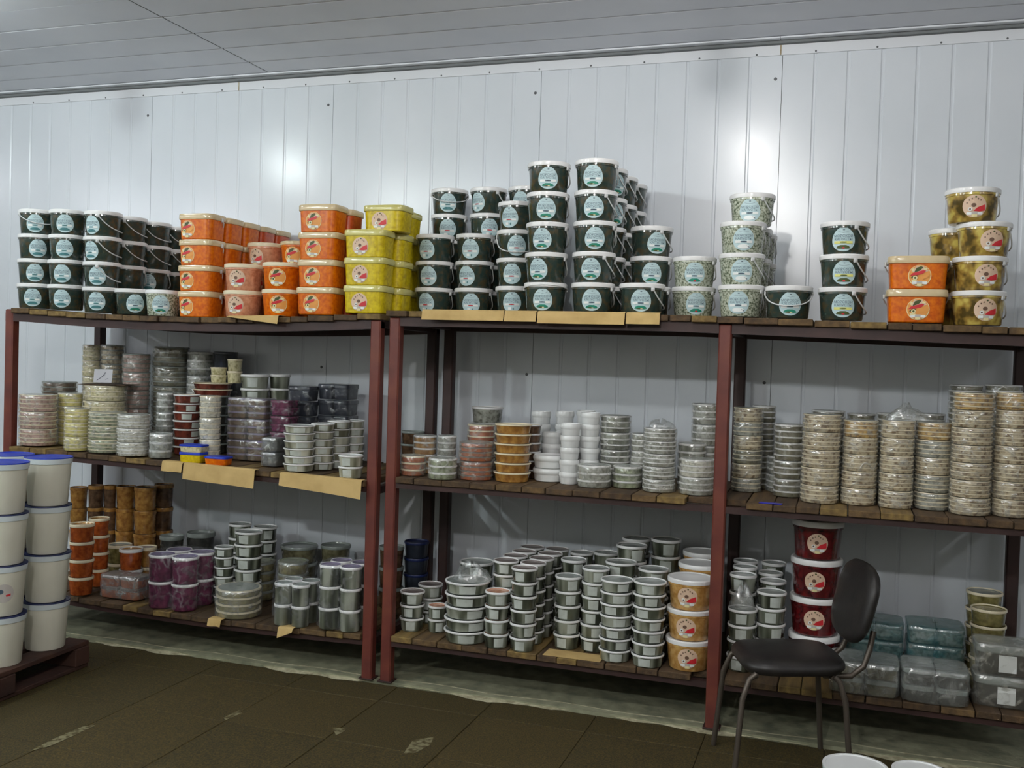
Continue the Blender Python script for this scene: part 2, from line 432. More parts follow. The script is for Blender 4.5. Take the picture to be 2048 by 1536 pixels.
# ------------------------------------------------------------------ label prints
TXT = {}
def text_tris(s, size):
    k = (s, size)
    if k in TXT: return TXT[k]
    cu = bpy.data.curves.new('t', 'FONT'); cu.body = s; cu.size = size; cu.align_x = 'CENTER'; cu.align_y = 'CENTER'; cu.resolution_u = 1
    o = bpy.data.objects.new('t', cu); COL.objects.link(o)
    dg = bpy.context.evaluated_depsgraph_get(); me = bpy.data.meshes.new_from_object(o.evaluated_get(dg))
    r = ([(v.co.x, v.co.y) for v in me.vertices], [tuple(p.vertices) for p in me.polygons])
    bpy.data.objects.remove(o); bpy.data.curves.remove(cu); bpy.data.meshes.remove(me)
    TXT[k] = r; return r
def egg(wd, ht, n=26, k=.16):
    return [(wd/2*math.cos(a)*(1-k*math.sin(a)), ht/2*math.sin(a)) for a in [2*math.pi*i/n for i in range(n)]]
def ell(cx, cy, a, b, n=14): return [(cx+a*math.cos(t), cy+b*math.sin(t)) for t in [2*math.pi*i/n for i in range(n)]]
def rect(x0, y0, x1, y1): return [(x0, y0), (x1, y0), (x1, y1), (x0, y1)]
def label_mesh(name, shapes, wrap):
    """shapes: (material, points | ('text', s, size, cx, cy)); wrap(x, z, off) -> xyz. later shapes lie on top"""
    mats = []; V = []; F = []; FM = []
    for li, (mname, sh) in enumerate(shapes):
        if mname not in mats: mats.append(mname)
        mi = mats.index(mname); off = .0006+.00035*li
        bm = bmesh.new()
        if sh[0] == 'text':
            vs, fs = text_tris(sh[1], sh[2]); bv = [bm.verts.new((x+sh[3], y+sh[4], 0)) for x, y in vs]
            for f in fs:
                try: bm.faces.new([bv[i] for i in f])
                except ValueError: pass
        else:
            bm.faces.new([bm.verts.new((x, y, 0)) for x, y in sh])
            bmesh.ops.triangulate(bm, faces=bm.faces)
            for _ in range(4):
                es = [e for e in bm.edges if e.calc_length() > .016]
                if not es: break
                bmesh.ops.subdivide_edges(bm, edges=es, cuts=1, use_grid_fill=False)
                bmesh.ops.triangulate(bm, faces=bm.faces)
        bm.verts.index_update(); b0 = len(V)
        for v in bm.verts: V.append(wrap(v.co.x, v.co.y, off))
        for f in bm.faces:
            ids = [v.index+b0 for v in f.verts]
            if f.normal.z < 0 or (f.calc_area() > 0 and f.normal.z < 0): ids.reverse()
            F.append(tuple(ids)); FM.append(mi)
        bm.free()
    return mesh_from(name, V, F, mats, FM, smooth=False)
def wrap_cone(r0, r1, h, zc):
    """label wrapped on a cone of base radius r0, radius r1 at height h, centred at z=zc, facing -y"""
    def f(x, y, off):
        z = zc+y; r = r0+(r1-r0)*z/h+off; a = x/((r0+r1)/2)
        return (r*math.sin(a), -r*math.cos(a), z)
    return f
def wrap_super(ax, ay, ex, r0, r1, h, zc, xc=0):
    def f(x, y, off):
        z = zc+y; s = r0+(r1-r0)*z/h; X = max(-.999, min(.999, (x+xc)/(ax*s)))
        Y = ay*s*(1-abs(X)**ex)**(1/ex)
        return (x+xc, -(Y+off), z)
    return f
def seaweed_shapes(var):
    s = .0265
    L = [('label_pale', egg(.086, .094))]
    L += [('label_dark', ell(.001, .036, .0045, .0018, 8)), ('label_ink', [(-.02, .030), (0, .0255), (.02, .030), (.0198, .0292), (0, .0245), (-.0198, .0292)])]
    L += [('label_ink', ('text', 'МОРСКОЙ', .0135, 0, .012)), ('label_ink', ('text', 'КАПУСТЫ', .0135, 0, .000))]
    band = 'label_yellow' if var == 'yellow' else 'label_white'
    L += [(band, rect(-.034, -.017, -.012, -.0075)), (band, rect(.012, -.017, .034, -.0075))]
    if var == 'yellow': L += [(band, rect(-.012, -.0155, .012, -.0075))]
    dot = {'green': 'label_dark', 'red': 'label_red', 'white': 'label_dark', 'greenred': 'label_dark', 'yellow': 'label_olive', 'teal': 'label_teal'}[var]
    L += [(dot, ell(0, -.0115, .013, .0024))]
    def dish(m): return [(m, [(-.026, -.034), (-.021, -.027), (-.01, -.0225), (.01, -.0225), (.021, -.027), (.026, -.034), (.012, -.036), (-.012, -.036)])]
    if var == 'green': L += dish('label_green')+[('label_olive', ell(-.006, -.0335, .010, .003)), ('label_cream', ell(.004, -.0345, .005, .0018))]
    if var in ('greenred', 'yellow'): L += dish('label_green' if var == 'greenred' else 'label_olive')+[('label_red', ell(.001, -.0335, .0055, .0032))]
    if var == 'red': L += [('label_white', rect(-.016, -.036, -.002, -.024)), ('label_teal', ell(.008, -.031, .0025, .006))]
    if var == 'white': L += [('label_white', ell(0, -.031, .024, .009)), ('label_dark', [(.010, -.026), (.024, -.032), (.022, -.035)])]
    if var == 'teal': L += dish('label_teal')
    return L
def salad_shapes(var, d=.084):
    r = d/2
    if var == 'carrot':
        L = [('label_cream', ell(0, 0, r, r, 24)), ('label_orange', ell(0, .001, r*.94, r*.94, 24)), ('label_beige', [(-.030, .018), (-.012, .036), (.014, .035), (.032, .018), (.020, .014), (-.018, .010)]),
             ('label_olive', [(-.020, .012), (-.012, .030), (.004, .036), (.012, .032), (.002, .020)]), ('label_cream', ell(.020, .026, .007, .004, 8)), ('label_cream', ell(-.024, .022, .005, .006, 8)),
             ('label_red', [(-.034, .000), (-.026, .010), (.012, .021), (.022, .019), (.012, .008), (-.014, .001)]),
             ('label_orange', [(.000, -.010), (.030, .008), (.033, -.004), (.012, -.014)]),
             ('label_olive', [(-.032, -.008), (-.020, .002), (-.006, .001), (-.016, -.010)]),
             ('label_cream', ell(-.016, -.008, .0085, .0085, 12)), ('label_olive', ell(-.016, -.008, .0042, .0042, 8)),
             ('label_cream', [(-.030, -.014), (-.008, -.018), (-.006, -.026), (-.024, -.028)])]
    else:
        L = [('label_beige', ell(0, 0, r, r, 24)), ('label_brown', ell(-.003, .004, .0085, .0075, 12)), ('label_olive', ell(.003, .034, .004, .0035, 6))]
        for a in (2.7, 2.25, 1.9, 1.2, .85): L.append(('label_brown', ell(.029*math.cos(a), .029*math.sin(a), .0026, .0034, 6)))
        L += [('label_red', [(-.004, -.018), (.010, -.004), (.034, .006), (.036, -.016), (.016, -.020)]),
              ('label_white', ell(-.015, -.011, .0075, .0075, 12)), ('label_brown', ell(-.015, -.011, .0036, .0036, 8))]
    L += [('label_white', rect(-.027, -.032, -.010, -.022)), ('label_white', rect(.010, -.032, .027, -.022)), ('label_grey', rect(-.010, -.030, .010, -.020)), ('label_cream', rect(-.009, -.040, .009, -.030))]
    return L

# ------------------------------------------------------------------ containers
CACHE = {}
def cached(key, fn):
    if key not in CACHE: CACHE[key] = fn()
    return CACHE[key]
def cam_az(x, y):
    """rotation about z that turns local -y towards the camera"""
    d = Vector((CAM_P.x-x, CAM_P.y-y)); return math.atan2(d.y, d.x)+math.pi/2
LABELS = {}
def root(name, loc, label, cat, group):
    e = bpy.data.objects.new(name, None); COL.objects.link(e); e.location = loc
    tag(e, label, cat, group); LABELS[label] = LABELS.get(label, 0)+1
    return e
def tierword(i, n):
    if n == 1: return ''
    if n == 2: return ', '+('lower one', 'upper one')[i]
    if i == 0: return ', bottom one'
    if i == n-1: return ', topmost'
    return ', '+['', 'second', 'third', 'fourth', 'fifth', 'sixth', 'seventh', 'eighth'][i]+' up'

PR, PH = .094, .128
def pail(loc, content, label, group, lab='green', loff=0.0, handle=None, name='seaweed_pail', lid='lid_white', r=PR, h=PH, salad=None, cat='pail'):
    x, y, z = loc; e = root(name, loc, label, cat, group); az = cam_az(x, y)
    r0, r1, hb = r*.84, r*.945, h*.90
    k = (content, round(r, 3), round(h, 3))
    body = cached(('pb',)+k, lambda: lathe('pail_body', [(r0*.96, 0), (r0, .004), (r1*.99, hb*.86), (r1*1.03, hb*.87), (r1*1.03, hb)], [content], 36))
    mk('body', body, e, rz=random.uniform(0, 6))
    lidm = cached(('pl', lid, round(r, 3), round(h, 3)), lambda: lathe('pail_lid', [(r1*1.035, h*.845), (r*.995, h*.85), (r, h*.87), (r, h*.965), (r*.97, h*.995), (r*.9, h*.995), (r*.88, h*.97)], [lid], 40))
    mk('lid', lidm, e)
    if lab:
        lm = cached(('plab', lab, salad, round(r, 3), round(h, 3)), lambda: label_mesh('label', salad_shapes(lab) if salad else seaweed_shapes(lab), wrap_cone(r0, r1*.99, hb*.86, h*.435)))
        mk('label', lm, e, rz=az+loff)
    if handle is not None:
        ha, sw = handle     # ear axis angle from the view axis, swing (0 down in front ... )
        def hm():
            bm = bmesh.new(); rr = r*1.0; pts = []
            for i in range(19):
                t = math.pi*i/18
                # arc in a plane tilted about the ear axis (local x)
                u = rr*math.cos(t); v = rr*1.02*math.sin(t)
                pts.append((u, -v*math.cos(sw), h*.80+v*math.sin(sw)))
            # keep the arc off the wall of the pail
            P = []
            for p in pts:
                q = Vector((p[0], p[1])); L = q.length; mn = r*.975
                if L < mn and L > 1e-6: q = q*(mn/L)
                P.append((q.x, q.y, max(.006, p[2])))
            tube_bm(bm, P, .0028, 6)
            for s in (-1, 1): box_bm(bm, (s*rr*.985, 0, h*.79), (.008, .016, .016), .002)
            return finish(bm, 'handle', ['handle_white'], True, .8)
        mk('handle', cached(('ph', round(sw, 2), round(r, 3), round(h, 3)), hm), e, rz=az+ha)
    return e

def sqtub(loc, content, label, group, lab, lid='lid_clear', ax=.100, ay=.075, h=.125, loff=-.03, rz=0.0, name='carrot_salad_tub', handle=False):
    e = root(name, loc, label, 'tub', group); e.rotation_euler = (0, 0, rz)
    k = (content, ax, ay, h)
    mk('body', cached(('sb',)+k, lambda: lathe('sq_body', [(.85, 0), (.89, .004), (.945, h*.84)], [content], 48, 5, ax, ay)), e)
    mk('lid', cached(('sl', lid, ax, ay, h), lambda: lathe('sq_lid', [(.95, h*.765), (.99, h*.775), (1, h*.795), (1, h*.955), (.975, h*.99), (.9, h*.995), (.88, h*.98)], [lid], 48, 5, ax, ay)), e)
    if lab: mk('label', cached(('slab', lab)+k+(loff,), lambda: label_mesh('label', salad_shapes(lab, .082), wrap_super(ax, ay, 5, .89, .945, h*.84, h*.395, loff))), e)
    if handle:
        def hm():
            bm = bmesh.new(); pts = []
            for i in range(19):
                t = math.pi*i/18; pts.append((ax*1.05*math.cos(t), ay*(.2+.7*math.sin(t)), h*.8-.06*math.sin(t)))
            tube_bm(bm, pts, .0028, 6)
            for s in (-1, 1): box_bm(bm, (s*ax*1.04, ay*.2, h*.8), (.008, .016, .02), .002)
            return finish(bm, 'handle', ['handle_white'], True, .8)
        mk('handle', cached(('sh', ax, ay, h), hm), e)
    return e

def tub_mesh(r, h, content, lid, rim):
    """one shallow tub as a single mesh: contents, lid and rim"""
    r = round(r, 3); h = round(h, 3); q = 1-min(.26, .012/h)
    return cached(('tubm', r, h, content, lid, rim), lambda: lathe('tub', [(r*.89, 0), (r*.925, h*.06), (r*.955, h*(q-.02)), (r*.985, h*q), (r, h*(q+.02)), (r, h*.96), (r*.96, h), (r*.90, h*.985), (r*.88, h*.93)], [content, rim, lid], 28, pm=[0, 0, 1, 1, 1, 1, 1, 2]))
def tub(loc, r, h, content, label, group, lid='lid_grey', rim='lid_white', patch_a=None, name='salad_tub', tilt=0, patch_m='patch_white', cat='tub'):
    r = round(r, 3); h = round(h, 3)
    e = root(name, loc, label, cat, group)
    if tilt: e.rotation_euler = (tilt, 0, 0)
    mk('body', cached(('tb', r, h, content), lambda: lathe('tub_body', [(r*.83, 0), (r*.87, h*.05), (r*.945, h*.78), (r*.96, h*.84)], [content], 28)), e, rz=random.uniform(0, 6))
    l = mk('lid', cached(('tl', r, h, lid), lambda: lathe('tub_lid', [(r*.96, h*.84), (r*.955, h*.93), (r*.90, h*.93), (r*.88, h*.90), (r*.3, h*.895)], [lid], 28)), e)
    mk('rim', cached(('tr', r, h, rim), lambda: lathe('tub_rim', [(r*.955, h*.83), (r*.99, h*.84), (r, h*.87), (r, h*.95), (r*.98, h*.995), (r*.935, h*.995), (r*.91, h*.925)] if rim != 'white_plastic' else [(r*.90, h*.50), (r*.97, h*.58), (r, h*.70), (r, h*.82), (r*.95, h*.995), (r*.92, h*.995), (r*.90, h*.925)], [rim], 28, cap0=False, cap1=False)), l)
    if patch_a is not None:
        def pm():
            wd = r*(.5 if int(r*2000) % 2 else .72)
            return label_mesh('label', [(patch_m, rect(-wd/2, -h*.31, wd/2, h*.33))], wrap_cone(r*.875, r*.945, h*.78, h*.42))
        mk('label', cached(('tp', r, h, patch_m), pm), e, rz=cam_az(loc[0], loc[1])+patch_a)
    return e

def wrap_mesh(rx, ry, h, film, ex=2, pinch=.5, seed=0):
    """crumpled shrink film around a block of half sizes rx, ry and height h"""
    rnd = random.Random(seed); seg = 40
    prof = [(pinch*.9, .0005), (.9, .001), (1.0, h*.06), (1.0, h*.3), (1.0, h*.55), (1.0, h*.8), (1.0, h*.96), (.93, h*1.012), (pinch, h*1.02), (.1, h*1.018)]
    V, F = [], []
    ph = [rnd.uniform(0, 6) for _ in range(6)]
    for i, (r, z) in enumerate(prof):
        for k in range(seg):
            a = 2*math.pi*k/seg; x, y = ring_pt(a, ex, rx, ry)
            j = 1+.012+.012*math.sin(5*a+ph[0]+z*90)+.009*math.sin(9*a+ph[1]-z*130)+rnd.uniform(-.006, .010)
            j = max(j, 1.008)
            V.append((x*r*j, y*r*j, max(.0004, z+(rnd.uniform(-.002, .003) if 1 < i < 7 else 0))))
    for i in range(len(prof)-1):
        for k in range(seg):
            a, b = i*seg+k, i*seg+(k+1) % seg; F.append((a, b, b+seg, a+seg))
    return mesh_from('wrap', V, F, [film])
def pack(loc, r, h, mtubs, content, label, group, lid='lid_grey', rim='lid_white', film='film', name='wrapped_tub_pack', jitter=.002):
    """a column of tubs shrink-wrapped together: one thing"""
    r = round(r, 3); th = round(h*.985/mtubs, 4); e = root(name, loc, label, 'pack', group)
    for i in range(mtubs):
        mk('tub', tub_mesh(r*.985, th, content, lid, rim), e, (random.uniform(-jitter, jitter), random.uniform(-jitter, jitter), .001+i*th), random.uniform(0, 6))
    s = random.randrange(5)
    wr = mk('wrap', cached(('wr', r, round(h, 3), film, s), lambda: wrap_mesh(r, r, h, film, 2, .5, s)), e, rz=random.uniform(0, 6))
    wr['label'] = 'clear crinkled plastic wrap'
    return e
def traypack(loc, rx, ry, h, nt, content, label, group, lid='lid_grey', film='film', rz=0, name='wrapped_tray_pack', sticker=None, rim=None, bag=1.0, cols=1):
    """rectangular trays piled and wrapped in film"""
    e = root(name, loc, label, 'pack', group); e.rotation_euler = (0, 0, rz)
    th = round(h*.98/nt, 4); cw = rx*2/cols
    for c in range(cols):
        cx = -rx+cw*(c+.5)
        for i in range(nt):
            me = cached(('tray', round(cw, 3), round(ry, 3), th, content, lid), lambda: lathe('tray', [(.84, 0), (.87, th*.05), (.93, th*.70), (.985, th*.74), (.985, th*.95), (.95, th*.99), (.9, th*.99)], [content, rim or lid, lid], 40, 7, cw/2*.98, ry*.98, pm=[0, 0, 1, 1, 1, 2]))
            mk('tray', me, e, (cx, random.uniform(-.002, .002), .001+i*th))
    if sticker is not None:
        for i in range(nt):
            mk('sticker', cached(('stk', rx, ry, th), lambda: box_mesh((.062, .0012, th*.55), 'label_white', 0)), e, (sticker, -ry*.985-.0014, i*th+th*.42))
    s = random.randrange(4)
    wr = mk('wrap', cached(('twr', round(rx, 3), round(ry, 3), round(h, 3), film, s), lambda: wrap_mesh(rx*bag, ry*bag, h, film, 6, .6, s+40)), e)
    wr['label'] = 'crinkled plastic film'
    return e

# ---- placing by pixel box on a shelf
def zon(shelf, x, r): return max(SHELF[shelf](x), SHELF[shelf](x-r-.06), SHELF[shelf](x+r+.06))
def spot(shelf, L, R, base, Y=None, k=.85):
    cx = (L+R)/2; zf = SHELF[shelf]
    if Y is None:
        p = atz(cx, base, zf(aty(cx, base, -.6).x)); rr = (R-L)/2/pxm(p)*k
        d = Vector((p.x-CAM_P.x, p.y-CAM_P.y)).normalized(); x, y = p.x+d.x*rr, p.y+d.y*rr
    else:
        p = aty(cx, base, Y); x, y = p.x, Y
    z = zf(x); r = (R-L)/2/pxm((x, y, z))
    return x, y, z, r
def height(x, y, z, r, top):
    """height above z whose front rim shows at pixel row top"""
    d = Vector((CAM_P.x-x, CAM_P.y-y)).normalized(); q = Vector((x+d.x*r*.9, y+d.y*r*.9, 0))
    lo, hi = z, z+1.2
    for _ in range(30):
        mm = (lo+hi)/2; v = Vector((q.x, q.y, mm))-CAM_P; py = 768-FPX*v.dot(up)/v.dot(fwd)
        if py > top: lo = mm
        else: hi = mm
    return lo-z
QUEUE = []
def place(shelf, x, y, foot, build, zmax=None):
    """footprint: circles (dx, r) along x; build(x, y) runs once the plan is free of overlaps"""
    QUEUE.append([shelf, x, y, foot, build])
def settle():
    for px in (P1, P2, P3, P4, P5):
        for lv in 'TMB':
            for y in (YF, YK):
                if lv != 'T': QUEUE.append([lv, px, y, [(0, .036)], None])
    for lv in 'TMB':
        Q = [q for q in QUEUE if q[0][0] == lv]
        for it in range(500):
            moved = 0
            for i in range(len(Q)):
                a = Q[i]
                for j in range(i+1, len(Q)):
                    b = Q[j]
                    if abs(a[1]-b[1]) > .5: continue
                    for da, ra in a[3]:
                        for db, rb in b[3]:
                            ex, ey = b[1]+db-a[1]-da, b[2]-a[2]; L = math.hypot(ex, ey); d = ra+rb+.0015-L
                            if d <= .0003: continue
                            moved += d; L = max(L, 1e-5); ux, uy = ex/L, ey/L
                            fa, fb = a[4] is None, b[4] is None
                            if fa and fb: continue
                            # the one farther from the camera gives way, along its line of sight
                            near, far, sx, sy = (a, b, ux, uy) if a[2] <= b[2] else (b, a, -ux, -uy)
                            if far[4] is None: near[1] -= sx*d*.7; near[2] -= sy*d*.3; continue
                            vx, vy = far[1]-CAM_P.x, far[2]-CAM_P.y; vl = math.hypot(vx, vy); vx /= vl; vy /= vl
                            c = sx*vx+sy*vy
                            if c > .35: far[1] += vx*d*.6/max(c, .6); far[2] += vy*d*.6/max(c, .6)
                            else:
                                k = .55; far[1] += sx*d*k; far[2] += sy*d*k
                                if near[4] is not None: near[1] -= sx*d*k*.6; near[2] -= sy*d*k*.6
                for dx, r in a[3]:
                    if a[4] is None: continue
                    a[2] = min(a[2], -.018-r); a[2] = max(a[2], -.806+r*.86)
            if moved < .0015: break
    for q in QUEUE:
        if q[4]: q[4](q[1], q[2])
def TUBS(shelf, L, R, top, base, n, content, desc, group, Y=None, lid='lid_grey', rim='lid_white', patch=0.0, name='salad_tub', after=None, **kw):
    x, y, z, r = spot(shelf, L, R, base, Y)
    def build(x, y):
        z = zon(shelf, x, r); h = height(x, y, z, r, top)/n
        for i in range(n):
            tub((x+random.uniform(-.0006, .0006), y+random.uniform(-.0006, .0006), z+.001+i*h), r, h, content, desc+tierword(i, n), group, lid, rim, None if patch is None else patch+random.uniform(-.5, .5), name, **kw)
        if after: after(x, y, z+.001+n*h)
    place(shelf, x, y, [(0, r)], build)
def PACKS(shelf, L, R, top, base, n, mt, content, desc, group, Y=None, after=None, **kw):
    x, y, z, r = spot(shelf, L, R, base, Y)
    conts = content if isinstance(content, (list, tuple)) else [content]*n
    def build(x, y):
        z = zon(shelf, x, r); h = height(x, y, z, r, top)/n
        for i in range(n):
            pack((x+random.uniform(-.0008, .0008), y+random.uniform(-.0008, .0008), z+.001+i*h), r*.975, h-.001, mt, conts[i], desc+tierword(i, n), group, **kw)
        if after: after(x, y, z+.001+n*h)
    place(shelf, x, y, [(0, r*1.012)], build)

def bag(x, y, z, rx, ry, h, label, seed=1, film='film_thick'):
    """an empty crumpled film bag lying on something"""
    rnd = random.Random(seed); V, F = [], []; seg, rings = 26, 7; ph = [rnd.uniform(0, 6) for _ in range(5)]
    for i in range(rings+1):
        t = i/rings
        for k in range(seg):
            a = 2*math.pi*k/seg; rad = math.cos(t*1.45)*(1+.13*math.sin(3*a+ph[0])+.10*math.sin(5*a+ph[1]+t*4)+rnd.uniform(-.05, .05))
            zz = h*math.sin(t*1.5)*(1+.22*math.sin(2*a+ph[2])+.18*math.sin(4*a+ph[3]))
            V.append((rx*rad*math.cos(a), ry*rad*math.sin(a), max(.0005, zz+(rnd.uniform(-.1, .1)*h if i else 0))))
    for i in range(rings):
        for k in range(seg):
            p, q = i*seg+k, i*seg+(k+1) % seg; F.append((p, q, q+seg, p+seg))
    o = mk('plastic_bag', mesh_from('plastic_bag', V, F, [film]), None, (x, y, z+.0005)); tag(o, label, 'bag', 'crumpled film bags'); return o
# ================================================================== TOP SHELVES
def xat(px, Y, py=610): return aty(px, py, Y).x
G1 = 'dark seaweed pails on the left rack top'
def stack(fn, x, Y, n, shelf, h, desc, group, *a, **kw):
    offs = kw.pop('offs', None); hs = kw.pop('hands', None); labs = kw.pop('labs', None); jx = kw.pop('jx', .001); after = kw.pop('after', None)
    if fn is sqtub: kw['h'] = h; ax_, ay_ = kw.get('ax', .100), kw.get('ay', .075); foot = [(-(ax_-ay_*.9), ay_), ((ax_-ay_*.9), ay_), (0, ay_)]
    else: foot = [(0, kw.get('r', PR)+.0012)]; kw['h'] = h
    def build(x, y):
        z = zon(shelf, x, .09)
        for i in range(n):
            k2 = dict(kw)
            if offs is not None: k2['loff'] = offs[i] if isinstance(offs, (list, tuple)) else offs+random.uniform(-.12, .12)
            if hs is not None: k2['handle'] = hs[i] if isinstance(hs, list) else hs
            if labs is not None: k2['lab'] = labs[i]
            fn((x+random.uniform(-jx, jx), y+random.uniform(-jx, jx), z+.001+i*h), *a, desc+tierword(i, n), group, **k2)
        if after: after(x, y, z+.001+n*h)
    place(shelf, x, Y, foot, build)
HF = (2.05, -.9)      # handle hanging, ears turned
HS = (1.0, -.9); HL = (1.3, -.85)
HD = (0.0, -.95)     # handle hanging in front
HB = (2.6, -.9)      # handle hanging behind
# left pile on rack 1
xc3 = xat(203, -.70)
stack(pail, xat(72, -.70), -.70, 4, 'T1', PH, 'dark seaweed pail in column at the outer end of the shelf', G1, 'seaweed', lab='teal', offs=[-.2, -.1, .05, -.15], hands=[HB, HB, HB, (.3, -.55)])
stack(pail, xat(133, -.70), -.70, 4, 'T1', PH, 'dark seaweed pail in second column from the outer shelf end', G1, 'seaweed', lab='teal', offs=[-.3, -.3, -.2, -.2], hands=[HB]*4)
stack(pail, xc3, -.70, 4, 'T1', PH, 'dark seaweed pail in third column from the outer shelf end', G1, 'seaweed', lab='teal', offs=[-.3, -.3, -.75, -.72], hands=[HB, HL, HL, HL])
for j, (Y, nm) in enumerate(((-.505, 'first'), (-.31, 'second'), (-.118, 'third'))):
    stack(pail, xc3+.004*j, Y, 4, 'T1', PH, f'dark seaweed pail in {nm} row behind the third column', G1, 'seaweed', lab='teal', offs=[2.5, -.3 if j == 1 else 2.4, 2.4, 2.6], hands=[HB, HB, HL, HL if j == 0 else HS])
stack(pail, xat(268, -.70), -.70, 1, 'T1', PH, 'single dark seaweed pail in front beside the third pail column', G1, 'seaweed', lab='green', offs=[.08], hands=[HB])
stack(pail, xat(326, -.71), -.71, 1, 'T1', PH, 'pale speckled fish pail beside the orange square tubs', 'pale speckled pails', 'speckle', lab='green', offs=[-.15], hands=[HB], name='speckled_pail', r=.086)
# orange, pink, yellow
GO = 'orange carrot salad tubs on the left rack'
xo = xat(402, -.71)
for j, Y in enumerate((-.71, -.558, -.406, -.254, -.102)):
    d = 'orange square tub with clear lid beside the speckled pail' if j == 0 else f'orange square tub in {["","first","second","third","fourth"][j]} row behind the front orange column'
    stack(sqtub, xo, Y, 4, 'T1', .1255, d, GO, 'carrot' if j < 3 else 'carrot_red', lab='carrot' if j == 0 else None, loff=-.036, handle=(j == 0))
GR = 'round salad tubs with white lids on the left rack'
stack(pail, xat(486, -.70), -.70, 2, 'T1', .127, 'round pink cabbage tub with cream lid beside orange square tubs', GR, 'pinkcab', lab='salad', salad=1, offs=-.45, lid='lid_cream', name='cabbage_tub', cat='tub')
stack(pail, xat(563, -.70), -.70, 2, 'T1', .127, 'round orange carrot tub with cream lid next to pink tubs', GR, 'carrot', lab='carrot', salad=1, offs=-.2, lid='lid_cream', name='round_carrot_tub', cat='tub')
stack(pail, xat(533, -.49, 500), -.49, 3, 'T1', .127, 'round pink cabbage tub in row behind the round tubs', GR, 'pinkcab', lab='salad', salad=1, offs=-.7, lid='lid_cream', name='cabbage_tub', cat='tub')
stack(pail, xat(598, -.49, 500), -.49, 3, 'T1', .127, 'round orange carrot tub in row behind the round tubs', GR, 'carrot', lab='carrot', salad=1, offs=-.5, lid='lid_clear', name='round_carrot_tub', cat='tub')
xo2 = xat(642, -.71)
stack(sqtub, xo2, -.71, 4, 'T1', .128, 'orange square tub with clear lid next to the yellow tubs', GO, 'carrot', lab='carrot', loff=-.012, ax=.104, ay=.076)
stack(sqtub, xo2+.005, -.553, 4, 'T1', .128, 'orange square tub in row behind tubs next to yellow ones', GO, 'carrot_red', lab=None, ax=.104, ay=.076)
GY = 'yellow cabbage tubs on the left rack'
xy = xat(737, -.70)
stack(sqtub, xy, -.70, 3, 'T1', .128, 'yellow square cabbage tub at the front of the shelf end', GY, 'yellowcab', lab='salad', loff=-.012, ax=.108, ay=.078, lid='lid_clear_y', name='yellow_cabbage_tub',
      after=lambda x, y, z: sqtub((x+.055, y+.075, z), 'yellowcab', 'single yellow cabbage tub crowning the yellow columns', GY, 'salad', loff=-.012, ax=.106, ay=.078, h=.122, lid='lid_clear_y', name='yellow_cabbage_tub'))
stack(sqtub, xy+.02, -.538, 3, 'T1', .128, 'yellow square cabbage tub in first row behind the yellow front', GY, 'yellowcab', lab=None, ax=.108, ay=.078, lid='lid_clear_y', name='yellow_cabbage_tub')
stack(sqtub, xy-.012, -.376, 4, 'T1', .128, 'yellow square cabbage tub in second row behind the yellow front', GY, 'yellowcab', lab=None, ax=.108, ay=.078, lid='lid_clear_y', name='yellow_cabbage_tub')
# big pile on rack 2
G2 = 'dark seaweed pails in the tall pile'
sw = 'seaweed'
stack(pail, xat(867, -.40), -.40, 3, 'T2', PH, 'dark seaweed pail in set-back column next to yellow tubs', G2, sw, lab='red', offs=[-.5, -.4, -.55], hands=[HB]*3)
stack(pail, xat(947, -.40), -.40, 3, 'T2', PH, 'dark seaweed pail in second set-back column from yellow tubs', G2, sw, lab='red', offs=[-.15, -.5, -.3], hands=[HB]*3)
stack(pail, xat(898, -.19, 450), -.19, 5, 'T2', PH, 'dark seaweed pail in wall row behind column next to yellow tubs', G2, sw, lab='teal', offs=[0, 0, 0, -.1, -.1], labs=[None, None, None, 'red', 'teal'], hands=[HB, HB, HB, HB, (.1, -.5)])
stack(pail, xat(976, -.19, 450), -.19, 5, 'T2', PH, 'dark seaweed pail in wall row, second column from yellow tubs', G2, sw, lab='teal', offs=[0, 0, 0, .1, -.75], labs=[None, None, None, 'red', 'red'], hands=[HB, HB, HB, HB, HF])
stack(pail, xat(1052, -.19, 450), -.19, 5, 'T2', PH, 'dark seaweed pail in wall row behind the tallest columns', G2, sw, lab='teal', offs=[0, 0, 0, 0, -.4], labs=[None, None, None, None, 'red'], hands=[HB]*5)
stack(pail, xat(1030, -.52), -.52, 4, 'T2', PH, 'dark seaweed pail partly hidden behind first of two tallest columns', G2, sw, lab='red', offs=[-.2, -.25, 0, -.5], hands=[HB, HB, HD, HB])
stack(pail, xat(1090, -.72), -.72, 5, 'T2', PH*1.01, 'dark seaweed pail in first of two tallest columns above cardboard', G2, sw, lab='green', offs=[-.15, -.45, -.3, -.1, -.05], hands=[(.0, .15), HB, HB, HB, HB])
x8 = xat(1185, -.72)
stack(pail, x8, -.72, 5, 'T2', PH*1.015, 'dark seaweed pail in second of two tallest columns above cardboard', G2, sw, lab='green', offs=[-.05, -.15, 0, -.1, -.2], hands=[HB, HF, HB, HF, HB])
for j, (Y, nm) in enumerate(((-.525, 'first'), (-.33, 'second'), (-.135, 'third'))):
    stack(pail, x8+.006*j, Y, 5, 'T2', PH*1.015, f'dark seaweed pail in {nm} row behind second tallest column', G2, sw, lab='green', offs=[.6]*5, labs=[None, None, None, 'green', 'green'] if j == 0 else [None]*5, hands=[HF]*5)
stack(pail, xat(1283, -.725), -.725, 1, 'T2', PH, 'single dark seaweed pail in front of a three-pail column', G2, sw, lab='green', offs=[-.05], hands=[HF], r=.097)
stack(pail, xat(1299, -.525), -.525, 3, 'T2', PH*1.02, 'dark seaweed pail in three-pail column behind a single pail', G2, sw, lab='green', offs=[0, .05, .3], hands=[HB, HB, HF])
